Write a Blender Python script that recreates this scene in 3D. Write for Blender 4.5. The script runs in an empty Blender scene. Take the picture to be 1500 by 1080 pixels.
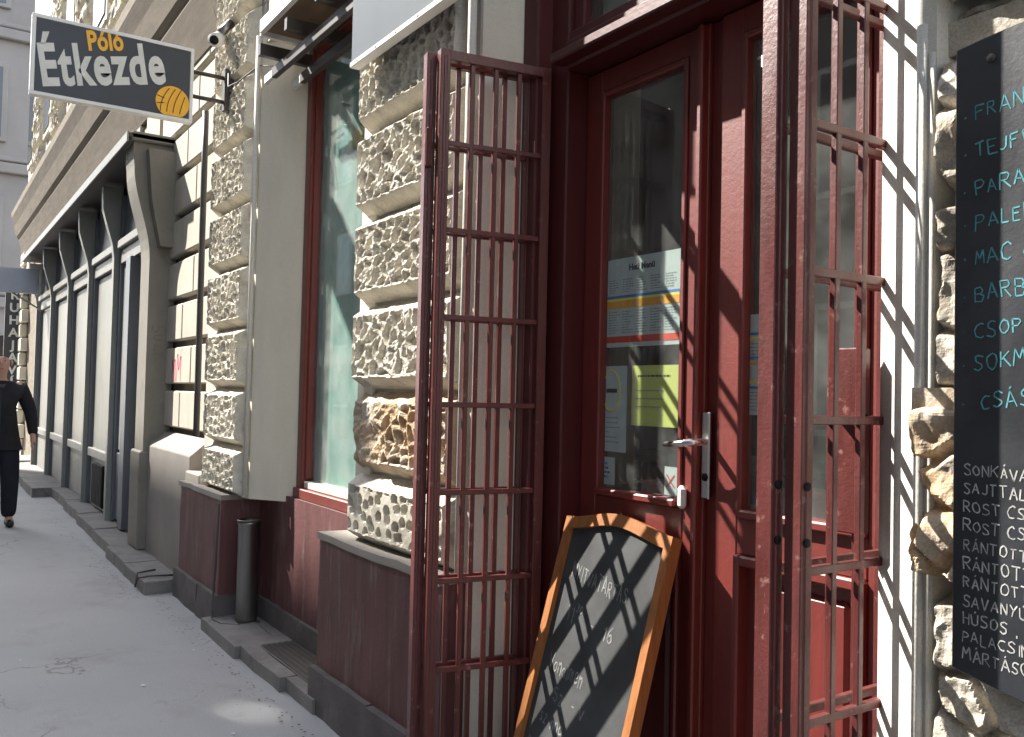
import bpy, bmesh, math, random
import numpy as np
from mathutils import Vector, Matrix, noise as mnoise
random.seed(7)
S = bpy.context.scene
COL = S.collection
R = math.radians

# ------------------------------------------------------------------ camera
cam_d = bpy.data.cameras.new('camera'); cam = bpy.data.objects.new('camera', cam_d); COL.objects.link(cam)
cam_d.sensor_width = 36.0; cam_d.lens = 36.0 * 1300 / 1500; cam_d.clip_start = 0.02; cam_d.clip_end = 500
Fv = Vector((-0.83099756, 0.55543658, 0.03054945)); Rv = Vector((0.55612913, 0.83078647, 0.02267674)); Uv = Vector((0.01278458, -0.03583376, 0.99927599))
M = Matrix((Rv, Uv, -Fv)).transposed().to_4x4(); M.translation = Vector((0, -1.613, 1.5))
cam.matrix_world = M
S.camera = cam
# ------------------------------------------------------------------ light
SUN = Vector((1.93, 1.0, -1.95)).normalized()            # direction the sunlight travels
w = bpy.data.worlds.new('World'); S.world = w; w.use_nodes = True
nt = w.node_tree; nt.nodes.clear()
sky = nt.nodes.new('ShaderNodeTexSky'); sky.sky_type = 'NISHITA'; sky.sun_disc = False
sky.sun_elevation = math.asin(-SUN.z); sky.sun_rotation = math.atan2(-SUN.x, -SUN.y)
bg = nt.nodes.new('ShaderNodeBackground'); bg.inputs['Strength'].default_value = 0.15
wo = nt.nodes.new('ShaderNodeOutputWorld')
hs = nt.nodes.new('ShaderNodeHueSaturation'); hs.inputs['Saturation'].default_value = 0.55
nt.links.new(sky.outputs[0], hs.inputs['Color']); nt.links.new(hs.outputs[0], bg.inputs[0]); nt.links.new(bg.outputs[0], wo.inputs[0])
sl = bpy.data.lights.new('sun', 'SUN'); sl.energy = 4.8; sl.angle = R(0.53); sl.color = (1.0, 0.95, 0.87)
so = bpy.data.objects.new('sun', sl); COL.objects.link(so)
so.rotation_euler = SUN.to_track_quat('-Z', 'Y').to_euler(); so.location = (-20, -12, 25)
S.view_settings.view_transform = 'Standard'; S.view_settings.look = 'None'
S.view_settings.gamma = 1; S.view_settings.use_curve_mapping = False
S.view_settings.exposure = 1.85
S.cycles.max_bounces = 8; S.cycles.transparent_max_bounces = 16

# ------------------------------------------------------------------ materials
def mat(name, col, rough=0.7, spec=0.5, metal=0.0, var=0.12, vscale=6.0, vdir=(1, 1, 1), bump=0.0, bscale=60.0, col2=None, c2lo=0.55, c2hi=0.62, c2scale=5.0, c2dir=(1, 1, 1), emit=None, fine=0.0, bdist=0.004, coat=0.0, rvar=0.0):
    m = bpy.data.materials.new(name); m.use_nodes = True
    t = m.node_tree; t.nodes.clear(); N = t.nodes.new; L = t.links.new
    out = N('ShaderNodeOutputMaterial'); b = N('ShaderNodeBsdfPrincipled'); L(b.outputs[0], out.inputs[0])
    b.inputs['Roughness'].default_value = rough; b.inputs['Metallic'].default_value = metal
    b.inputs['Specular IOR Level'].default_value = spec
    if coat: b.inputs['Coat Weight'].default_value = coat; b.inputs['Coat Roughness'].default_value = 0.15
    g = N('ShaderNodeNewGeometry')
    def noise(scale, d, detail=6, rough=0.6):
        mp = N('ShaderNodeMapping'); mp.inputs['Scale'].default_value = d; L(g.outputs['Position'], mp.inputs[0])
        n = N('ShaderNodeTexNoise'); n.inputs['Scale'].default_value = scale; n.inputs['Detail'].default_value = detail; n.inputs['Roughness'].default_value = rough
        L(mp.outputs[0], n.inputs['Vector']); return n.outputs[0]
    def ramp(sock, lo, hi, a=0.0, bb=1.0):
        r = N('ShaderNodeMapRange'); r.inputs[1].default_value = lo; r.inputs[2].default_value = hi; r.inputs[3].default_value = a; r.inputs[4].default_value = bb
        L(sock, r.inputs[0]); return r.outputs[0]
    def mix(fac, a, bcol, mode='MIX'):
        x = N('ShaderNodeMix'); x.data_type = 'RGBA'; x.blend_type = mode
        if isinstance(fac, float): x.inputs[0].default_value = fac
        else: L(fac, x.inputs[0])
        for i, v in ((6, a), (7, bcol)):
            if isinstance(v, tuple): x.inputs[i].default_value = (*v[:3], 1)
            else: L(v, x.inputs[i])
        return x.outputs[2]
    n1 = noise(vscale, vdir)
    c = mix(ramp(n1, 0.3, 0.7), tuple(v * (1 - var) for v in col), tuple(min(1, v * (1 + var)) for v in col))
    if col2 is not None:
        c = mix(ramp(noise(c2scale, c2dir, 8, 0.68), c2lo, c2hi), c, tuple(col2))
    if fine:
        c = mix(ramp(noise(180, (1, 1, 1), 3), 0.35, 0.7, 0, fine), c, tuple(v * 0.45 for v in col))
    L(c, b.inputs['Base Color'])
    if rvar:
        L(ramp(noise(9, (1, 1, .4)), .3, .7, rough - rvar, rough + rvar), b.inputs['Roughness'])
    if bump:
        bp = N('ShaderNodeBump'); bp.inputs['Strength'].default_value = bump; bp.inputs['Distance'].default_value = bdist
        L(noise(bscale, (1, 1, 1), 8, 0.65), bp.inputs['Height']); L(bp.outputs[0], b.inputs['Normal'])
    if emit: b.inputs['Emission Color'].default_value = (*emit, 1); b.inputs['Emission Strength'].default_value = 1
    return m

def glass_mat(name, tint=(0.9, 0.95, 0.93), rough=0.02, ior=1.5, dirt=0.04):
    m = bpy.data.materials.new(name); m.use_nodes = True
    t = m.node_tree; t.nodes.clear(); N = t.nodes.new; L = t.links.new
    out = N('ShaderNodeOutputMaterial'); fr = N('ShaderNodeLayerWeight'); fr.inputs[0].default_value = .5; pw = N('ShaderNodeMath'); pw.operation = 'POWER'; pw.inputs[1].default_value = 5.0; L(fr.outputs['Facing'], pw.inputs[0])
    tr = N('ShaderNodeBsdfTransparent'); tr.inputs[0].default_value = (*tint, 1)
    gl = N('ShaderNodeBsdfGlossy'); gl.inputs['Roughness'].default_value = rough
    mul = N('ShaderNodeMath'); mul.operation = 'MULTIPLY_ADD'; mul.inputs[1].default_value = .95; mul.inputs[2].default_value = .075; mul.use_clamp = True
    L(pw.outputs[0], mul.inputs[0])
    mx = N('ShaderNodeMixShader'); L(mul.outputs[0], mx.inputs[0]); L(tr.outputs[0], mx.inputs[1]); L(gl.outputs[0], mx.inputs[2])
    df = N('ShaderNodeBsdfDiffuse'); df.inputs[0].default_value = (.6, .6, .58, 1)
    n = N('ShaderNodeTexNoise'); n.inputs['Scale'].default_value = 7; n.inputs['Detail'].default_value = 7
    g = N('ShaderNodeNewGeometry'); L(g.outputs['Position'], n.inputs['Vector'])
    mr = N('ShaderNodeMapRange'); mr.inputs[1].default_value = .35; mr.inputs[2].default_value = .75; mr.inputs[3].default_value = dirt * .5; mr.inputs[4].default_value = dirt * 2.2
    L(n.outputs[0], mr.inputs[0])
    m2 = N('ShaderNodeMixShader'); L(mr.outputs[0], m2.inputs[0]); L(mx.outputs[0], m2.inputs[1]); L(df.outputs[0], m2.inputs[2])
    L(m2.outputs[0], out.inputs[0]); return m

MT = dict(
    stone=mat('painted_stone', (.50, .46, .395), .85, .3, var=.13, vscale=3.5, bump=.5, bscale=45, col2=(.33, .29, .235), c2lo=.56, c2hi=.72, c2scale=5, fine=.35),
    verm=mat('vermiculated_stone', (.63, .585, .49), .88, .2, var=.16, vscale=9, bump=.7, bscale=90, col2=(.36, .31, .25), c2lo=.54, c2hi=.68, c2scale=7, fine=.45),
    orange=mat('bare_sandstone', (.47, .34, .21), .92, .2, var=.22, vscale=9, bump=.9, bscale=50, col2=(.56, .51, .44), c2lo=.42, c2hi=.66, c2scale=7, fine=.4, bdist=.006),
    rough=mat('weathered_stone', (.40, .35, .28), .92, .2, var=.25, vscale=7, bump=.9, bscale=45, col2=(.62, .585, .52), c2lo=.42, c2hi=.66, c2scale=8, fine=.5, bdist=.006),
    plaster=mat('plaster', (.70, .65, .54), .8, .3, var=.07, vscale=2.5, vdir=(2, 2, .6), bump=.35, bscale=30, col2=(.42, .36, .27), c2lo=.62, c2hi=.78, c2scale=2.2, c2dir=(2, 2, .5), fine=.22),
    ashlar=mat('beige_ashlar', (.46, .425, .355), .85, .3, var=.12, vscale=2.5, bump=.4, bscale=25, col2=(.36, .32, .26), c2lo=.55, c2hi=.75, c2scale=3, c2dir=(2, 2, .6), fine=.3),
    white=mat('white_plaster', (.62, .595, .53), .75, .3, var=.07, vscale=4, bump=.5, bscale=40, col2=(.42, .38, .32), c2lo=.62, c2hi=.72, c2scale=9, c2dir=(1.5, 1.5, .7), fine=.3),
    plinth=mat('plum_plinth_paint', (.125, .048, .046), .6, .4, var=.3, vscale=2.2, vdir=(5, 5, .6), bump=.5, bscale=30, col2=(.22, .15, .14), c2lo=.54, c2hi=.70, c2scale=2.6, c2dir=(4, 4, .6), fine=.25),
    granite=mat('grey_base_stone', (.12, .105, .10), .8, .3, var=.2, vscale=6, bump=.5, bscale=70, col2=(.2, .18, .165), c2lo=.55, c2hi=.7, fine=.4),
    kerb=mat('kerb_stone', (.23, .215, .20), .85, .3, var=.2, vscale=5, bump=.6, bscale=60, col2=(.10, .09, .085), c2lo=.55, c2hi=.72, c2scale=4, fine=.5),
    walk=None,
    gate=mat('maroon_gate_paint', (.105, .024, .021), .36, .6, var=.28, vscale=7, vdir=(5, 5, .8), bump=.3, bscale=90, col2=(.25, .13, .11), c2lo=.60, c2hi=.68, c2scale=26, fine=.3, rvar=.08),
    door=mat('red_door_paint', (.15, .019, .013), .46, .8, var=.14, vscale=5, vdir=(7, 7, .8), bump=.25, bscale=50, col2=(.11, .013, .009), c2lo=.55, c2hi=.75, c2scale=7, c2dir=(6, 6, .6)),
    frame=mat('dark_red_frame_paint', (.07, .009, .009), .45, .5, var=.15, vscale=5, vdir=(6, 6, .8), bump=.2, bscale=60),
    wframe=mat('brown_window_frame', (.16, .035, .026), .4, .5, var=.15, vscale=5, vdir=(6, 6, .8), bump=.2, bscale=60),
    black=mat('black_void', (.012, .012, .012), .8, .2, var=.1),
    slate=mat('blackboard_slate', (.05, .052, .053), .5, .3, var=.3, vscale=7, bump=.1, bscale=200, rvar=.06),
    slate2=mat('glossy_blackboard', (.024, .026, .031), .38, .6, var=.45, vscale=5, bump=.15, bscale=90, rvar=.08, col2=(.05, .053, .058), c2lo=.55, c2hi=.8, c2scale=4),
    chalk=mat('white_chalk', (.40, .40, .385), .9, .1, var=.35, vscale=60),
    chalk_dim=mat('faint_white_chalk', (.20, .205, .20), .9, .1, var=.4, vscale=60),
    chalk_blue=mat('turquoise_chalk', (.10, .30, .33), .9, .1, var=.3, vscale=60),
    oak=mat('orange_wood', (.30, .115, .034), .5, .4, var=.2, vscale=8, vdir=(8, 8, 1), bump=.2),
    steel=mat('brushed_steel', (.28, .27, .26), .35, .5, 1.0, var=.15, vscale=4, vdir=(6, 6, .5), bump=.1, rvar=.1),
    chrome=mat('satin_metal', (.72, .70, .68), .25, .5, 1.0, var=.05),
    cable=mat('dark_cable', (.05, .045, .045), .6, .4),
    darkmetal=mat('dark_brown_metal', (.055, .045, .04), .5, .5, var=.2),
    alu=mat('aluminium_white', (.72, .71, .68), .45, .5, var=.06),
    greysign=mat('grey_blue_sign_face', (.125, .14, .155), .3, .5, var=.05, vscale=1.5, vdir=(3, 3, 1)),
    signface=mat('charcoal_sign_face', (.035, .038, .046), .45, .5, var=.1, vscale=8),
    signwhite=mat('sign_lettering_cream', (.66, .65, .6), .6, .3, var=.1, vscale=14, col2=(.5, .36, .27), c2lo=.66, c2hi=.75, c2scale=9),
    signyellow=mat('sign_yellow', (.85, .43, .03), .5, .4, var=.06),
    sf=mat('grey_shopfront_paint', (.235, .232, .21), .5, .4, var=.12, vscale=3, vdir=(3, 3, .7), bump=.25, col2=(.30, .29, .27), c2lo=.55, c2hi=.75, c2scale=3, fine=.2),
    sfdark=mat('blue_grey_shopfront_paint', (.10, .11, .128), .45, .4, var=.15, vscale=3, vdir=(3, 3, .7)),
    post=mat('grey_console_paint', (.21, .195, .165), .7, .3, var=.1, vscale=4, bump=.3, bscale=25, col2=(.16, .145, .12), c2lo=.55, c2hi=.75, fine=.2),
    cornice=mat('shade_darkened_cornice_stone', (.25, .212, .165), .9, .2, var=.2, vscale=4, vdir=(.6, 3, 3), bump=.5, bscale=30, col2=(.2, .17, .135), c2lo=.52, c2hi=.7, c2scale=3, c2dir=(.4, 3, 3), fine=.3),  # darkened base colour stands in for shade on the cornice; mottling is dirt
    teal=mat('teal_blind', (.34, .53, .50), .7, .3, var=.1, vscale=2, vdir=(6, 6, .7)),
    greyblock=mat('grey_rendered_base', (.27, .245, .22), .85, .3, var=.1, vscale=3, bump=.4, bscale=30, fine=.25),
    paper=mat('white_paper', (.72, .72, .74), .7, .2, var=.04),
    yellow=mat('yellow_paper', (.80, .76, .22), .7, .2, var=.05),
    ink=mat('dark_print', (.05, .05, .06), .7, .2), inkgrey=mat('grey_print', (.32, .32, .36), .7, .2),
    inkblue=mat('blue_print', (.06, .2, .5), .7, .2), inkorange=mat('orange_print', (.75, .35, .05), .7, .2), inkred=mat('red_print', (.6, .06, .03), .7, .2), inkyellow=mat('yellow_print', (.8, .68, .1), .7, .2),
    pink=mat('pink_spray_paint', (.62, .17, .22), .8, .2), graf=mat('grey_spray_paint', (.17, .16, .15), .8, .2), mint=mat('mint_paint', (.42, .55, .47), .8, .2),
    glass=glass_mat('door_glass', dirt=.05), wglass=glass_mat('window_glass', dirt=.10), oglass=mat('far_window_glass', (.06, .07, .08), .08, .8),
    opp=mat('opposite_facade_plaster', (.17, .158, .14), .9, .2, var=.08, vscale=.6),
    boxsign=mat('pale_sign_box', (.42, .44, .5), .5, .3, var=.05),
    far=mat('far_grey_facade', (.40, .36, .33), .9, .2, var=.1, vscale=.8, bump=.3, bscale=6),
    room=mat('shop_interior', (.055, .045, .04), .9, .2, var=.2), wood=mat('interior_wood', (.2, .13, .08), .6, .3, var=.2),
    lamp=mat('ceiling_spot', (.9, .9, .8), .5, .2, emit=(3, 2.6, 2)),
    skin=mat('skin', (.48, .27, .20), .55, .4, var=.08, vscale=20), jacket=mat('black_jacket_cloth', (.014, .014, .018), .85, .3, var=.3, vscale=9, bump=.5, bscale=14, bdist=.02),
    trousers=mat('navy_trouser_cloth', (.018, .02, .028), .9, .2, var=.2, bump=.4, bscale=12, bdist=.02), shoe=mat('black_shoe', (.012, .012, .012), .5, .4), hair=mat('grey_stubble', (.12, .10, .09), .9, .2), eye=mat('dark_eye', (.02, .015, .012), .3, .5), lips=mat('lip_skin', (.36, .15, .13), .6, .3),
    box1=mat('teal_box_print', (.2, .38, .36), .6, .3), box2=mat('pink_book_cover', (.5, .25, .24), .6, .3),
)

def walk_mat():
    m = mat('pale_mastic_asphalt', (.395, .39, .387), .82, .3, var=.06, vscale=1.1, bump=.3, bscale=220, col2=(.30, .292, .285), c2lo=.54, c2hi=.78, c2scale=1.6, fine=.4, bdist=.0025)
    t = m.node_tree; N = t.nodes.new; L = t.links.new; b = [n for n in t.nodes if n.type == 'BSDF_PRINCIPLED'][0]; base = b.inputs['Base Color'].links[0].from_socket
    g = N('ShaderNodeNewGeometry')
    def mul(fac_sock, col, a):
        x = N('ShaderNodeMix'); x.data_type = 'RGBA'; x.blend_type = 'MULTIPLY'; L(fac_sock, x.inputs[0]); L(a, x.inputs[6]); x.inputs[7].default_value = (*col, 1); return x.outputs[2]
    def rng_(s_, a, b_, c=0., d=1.):
        r = N('ShaderNodeMapRange'); r.inputs[1].default_value = a; r.inputs[2].default_value = b_; r.inputs[3].default_value = c; r.inputs[4].default_value = d; L(s_, r.inputs[0]); return r.outputs[0]
    # dark blots
    n = N('ShaderNodeTexNoise'); n.inputs['Scale'].default_value = 2.6; n.inputs['Detail'].default_value = 9; n.inputs['Roughness'].default_value = .7; L(g.outputs['Position'], n.inputs['Vector'])
    c = mul(rng_(n.outputs[0], .60, .72, 0, .5), (.72, .7, .69), base)
    # fine hairline cracks
    wv = N('ShaderNodeTexNoise'); wv.inputs['Scale'].default_value = 3; wv.inputs['Detail'].default_value = 5; L(g.outputs['Position'], wv.inputs['Vector'])
    ad = N('ShaderNodeVectorMath'); ad.operation = 'MULTIPLY_ADD'; ad.inputs[1].default_value = (.35, .35, .35); L(wv.outputs[1], ad.inputs[0]); L(g.outputs['Position'], ad.inputs[2])
    v = N('ShaderNodeTexVoronoi'); v.feature = 'DISTANCE_TO_EDGE'; v.inputs['Scale'].default_value = .55; L(ad.outputs[0], v.inputs['Vector'])
    n3 = N('ShaderNodeTexNoise'); n3.inputs['Scale'].default_value = .9; L(g.outputs['Position'], n3.inputs['Vector'])
    mm = N('ShaderNodeMath'); mm.operation = 'MULTIPLY'; L(rng_(v.outputs['Distance'], .0, .004, .7, 0), mm.inputs[0]); L(rng_(n3.outputs[0], .48, .56), mm.inputs[1])
    c = mul(mm.outputs[0], (.35, .34, .33), c)
    # small dark specks
    v2 = N('ShaderNodeTexVoronoi'); v2.inputs['Scale'].default_value = 9; L(g.outputs['Position'], v2.inputs['Vector'])
    c = mul(rng_(v2.outputs['Distance'], .03, .06, .55, 0), (.4, .39, .38), c)
    L(c, b.inputs['Base Color']); return m
MT['walk'] = walk_mat()
# ------------------------------------------------------------------ helpers
def link(name, me, m, parent=None, label=None, smooth=False):
    o = bpy.data.objects.new(name, me); COL.objects.link(o)
    if m is not None and not me.materials: me.materials.append(MT[m] if isinstance(m, str) else m)
    if parent is not None: o.parent = parent; o.matrix_parent_inverse = Matrix.Translation(-parent.location) if False else parent.matrix_basis.inverted()
    if label: o['label'] = label
    if smooth:
        for p in me.polygons: p.use_smooth = True
    return o
def thing(name, loc, label, cat, group=None):
    o = bpy.data.objects.new(name, None); COL.objects.link(o); o.location = loc; o.empty_display_size = .1
    o['label'] = label; o['category'] = cat
    if group: o['group'] = group
    return o
def tag(o, label, cat, group=None):
    o['label'] = label; o['category'] = cat
    if group: o['group'] = group
    return o
def struct(o): o['kind'] = 'structure'; return o
def bm_box(bm, x0, x1, y0, y1, z0, z1, bev=0.0):
    v = [bm.verts.new((x, y, z)) for z in (z0, z1) for y in (y0, y1) for x in (x0, x1)]
    fs = [bm.faces.new([v[i] for i in q]) for q in ((0, 2, 3, 1), (4, 5, 7, 6), (0, 1, 5, 4), (2, 6, 7, 3), (0, 4, 6, 2), (1, 3, 7, 5))]
    if bev > 0:
        es = list({e for f in fs for e in f.edges})
        bmesh.ops.bevel(bm, geom=es, offset=bev, segments=1, affect='EDGES')
def fin(name, bm, m, parent=None, label=None, smooth=False):
    me = bpy.data.meshes.new(name); bm.to_mesh(me); bm.free(); return link(name, me, m, parent, label, smooth)
def box(name, x0, x1, y0, y1, z0, z1, m, parent=None, bev=.003, label=None):
    bm = bmesh.new(); bm_box(bm, min(x0, x1), max(x0, x1), min(y0, y1), max(y0, y1), min(z0, z1), max(z0, z1), bev); return fin(name, bm, m, parent, label)
def prism(name, pts, axis, a, b, m, parent=None, label=None, bev=0):
    """polygon pts in the plane across axis ('x','y','z'), extruded from a to b"""
    bm = bmesh.new()
    def P(p, t): return {'x': (t, p[0], p[1]), 'y': (p[0], t, p[1]), 'z': (p[0], p[1], t)}[axis]
    A = [bm.verts.new(P(p, a)) for p in pts]; B = [bm.verts.new(P(p, b)) for p in pts]; n = len(pts)
    bm.faces.new(A); bm.faces.new(B[::-1])
    for i in range(n): bm.faces.new((A[i], B[i], B[(i + 1) % n], A[(i + 1) % n]))
    bmesh.ops.recalc_face_normals(bm, faces=bm.faces)
    if bev: bmesh.ops.bevel(bm, geom=list(bm.edges), offset=bev, segments=1, affect='EDGES')
    return fin(name, bm, m, parent, label)
def bm_tube(bm, pts, r, seg=8, caps=True):
    pts = [Vector(p) for p in pts]; rings = []
    for i, p in enumerate(pts):
        d = (pts[min(i + 1, len(pts) - 1)] - pts[max(i - 1, 0)]).normalized()
        u = d.cross(Vector((0, 0, 1)));  u = d.cross(Vector((1, 0, 0))) if u.length < .1 else u
        u.normalize(); v = d.cross(u); rr = r[i] if isinstance(r, (list, tuple)) else r
        rings.append([bm.verts.new(p + (u * math.cos(2 * math.pi * k / seg) + v * math.sin(2 * math.pi * k / seg)) * rr) for k in range(seg)])
    for a, b in zip(rings, rings[1:]):
        for k in range(seg): bm.faces.new((a[k], a[(k + 1) % seg], b[(k + 1) % seg], b[k]))
    if caps: bm.faces.new(rings[0][::-1]); bm.faces.new(rings[-1])
def tube(name, pts, r, m, parent=None, seg=8, label=None):
    bm = bmesh.new(); bm_tube(bm, pts, r, seg); bmesh.ops.recalc_face_normals(bm, faces=bm.faces); return fin(name, bm, m, parent, label, True)
def beam(name, p, q, wdt, hgt, m, parent=None, up=(0, 0, 1), bev=.002, label=None):
    p = Vector(p); q = Vector(q); d = (q - p); Ln = d.length; d.normalize(); u = Vector(up); s = d.cross(u).normalized(); u = s.cross(d)
    bm = bmesh.new(); bm_box(bm, 0, Ln, -wdt / 2, wdt / 2, -hgt / 2, hgt / 2, bev)
    T = Matrix((d, s, u)).transposed().to_4x4(); T.translation = p; bm.transform(T); 
    bmesh.ops.recalc_face_normals(bm, faces=bm.faces); return fin(name, bm, m, parent, label)

def fbm(P, octv=4, seed=0):
    out = np.zeros(len(P)); amp = 1.0; fr = 1.0
    for o in range(octv):
        out += amp * np.array([mnoise.noise(Vector((float(p[0] * fr + seed * 7.3), float(p[1] * fr + o * 3.1), seed * 1.7))) for p in P]); amp *= .5; fr *= 2.05
    return out
def cells(X, Z, sx, sz, seed, jit=.8):
    """F1, F2 distances of a jittered grid, in cell units, vectorised"""
    rng = np.random.RandomState(seed); n = 400
    JX = rng.rand(n, n) * jit + (1 - jit) / 2; JZ = rng.rand(n, n) * jit + (1 - jit) / 2
    u = X / sx; v = Z / sz + 0; iu = np.floor(u).astype(int); iv = np.floor(v).astype(int)
    F1 = np.full(X.shape, 9.); F2 = np.full(X.shape, 9.)
    for du in (-1, 0, 1):
        for dv in (-1, 0, 1):
            a = iu + du; b = iv + dv
            off = np.where(b % 2 == 0, 0., .5)
            d = np.hypot(a + JX[a % n, b % n] * .9 - u + 0, b + JZ[a % n, b % n] - v)
            sw = d < F1; F2 = np.where(sw, F1, np.minimum(F2, d)); F1 = np.where(sw, d, F1)
    return F1, F2
def sstep(x): x = np.clip(x, 0, 1); return x * x * (3 - 2 * x)
def stone_block(name, x0, x1, z0, z1, yf, yb, style, seed, m, parent, res=.006, ch=.045, chl=None, chr_=None, label=None, sx=.036, sz=.05, jag=.0):
    """a rusticated block: chamfered border rising from the joint plane yb to the dressed face at yf"""
    nx = max(4, int((x1 - x0) / res)); nz = max(4, int((z1 - z0) / res))
    xs = np.linspace(x0, x1, nx); zs = np.linspace(z0, z1, nz); X, Z = np.meshgrid(xs, zs)
    chl = ch if chl is None else chl; chr_ = ch if chr_ is None else chr_
    wob = fbm(np.c_[X.ravel() * 14, Z.ravel() * 14], 2, seed).reshape(X.shape) * (.006 + jag)
    d = np.minimum(np.minimum((X - x0) / chl, (x1 - X) / chr_), np.minimum((Z - z0) / ch, (z1 - Z) / ch)) + wob / ch
    prof = np.clip(d, 0, 1)
    inner = sstep((d - 1.0) / .35)
    if style == 'verm':
        n1 = fbm(np.c_[X.ravel() * 26, Z.ravel() * 26], 4, seed + 2).reshape(X.shape); n2 = fbm(np.c_[X.ravel() * 7, Z.ravel() * 7], 2, seed + 5).reshape(X.shape)
        F1, F2 = cells(X + n1 * .012 + n2 * .02, Z - n1[::-1] * .009 + n2 * .012, sx * (1 + .12 * math.sin(seed)), sz * (1 + .15 * math.cos(seed * 2.3)), seed, .95)
        e = F2 - F1; h = (-.021 - .007 * n2) * sstep((e - .10 - .07 * n2) / .22) * inner + .0045 * n1 * inner
        h = h + .004 * fbm(np.c_[X.ravel() * 60, Z.ravel() * 60], 2, seed + 3).reshape(X.shape) * inner
    elif style == 'pits':
        F1, F2 = cells(X + wob * 1.5, Z + wob[::-1] * 1.2, sx * .95, sz * 1.0, seed, .7)
        h = -.022 * sstep((.40 - F1) / .10) * inner + .3 * wob * inner
    elif style == 'fine':
        n = fbm(np.c_[X.ravel() * 22, Z.ravel() * 13], 4, seed).reshape(X.shape); F1, F2 = cells(X + n * .018, Z - n * .014, sx, sz, seed, .95)
        h = (-.023 * sstep((F2 - F1 - .10) / .24) + .007 * n) * inner
    elif style == 'mixed':
        n = fbm(np.c_[X.ravel() * 9, Z.ravel() * 9], 6, seed).reshape(X.shape)
        F1, F2 = cells(X + wob * .6 + n * .016, Z - n * .012, sx, sz, seed, .95)
        k = sstep((X - x0) / (x1 - x0) * 2.2 - .55 + (z1 - Z) / (z1 - z0) * .7 - .2 + n * .5)
        h = k * (-.034 * sstep((F2 - F1 - .12) / .18)) * inner + (1 - k) * (-.022 + .022 * n) * np.clip(d, 0, 1)
    else:  # rough quarry face
        n = fbm(np.c_[X.ravel() * 6, Z.ravel() * 6], 5, seed).reshape(X.shape)
        r = 1 - np.abs(fbm(np.c_[X.ravel() * 9, Z.ravel() * 7], 3, seed + 9).reshape(X.shape)) * 1.6
        F1, F2 = cells(X + wob * 2, Z + n * .02, .11, .13, seed, .9)
        h = (.022 * n + .014 * r - .030 * (1 - sstep((F2 - F1) / .25))) * np.clip(d * .8, 0, 1)
    Y = yb + (yf - yb) * prof - h
    verts = np.stack([X + wob * .3, Y, Z], -1).reshape(-1, 3)
    idx = np.arange(nx * nz).reshape(nz, nx)
    q = np.stack([idx[:-1, :-1], idx[:-1, 1:], idx[1:, 1:], idx[1:, :-1]], -1).reshape(-1, 4)
    me = bpy.data.meshes.new(name); me.from_pydata(verts.tolist(), [], q.tolist()); me.update()
    return link(name, me, m, parent, label)

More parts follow.
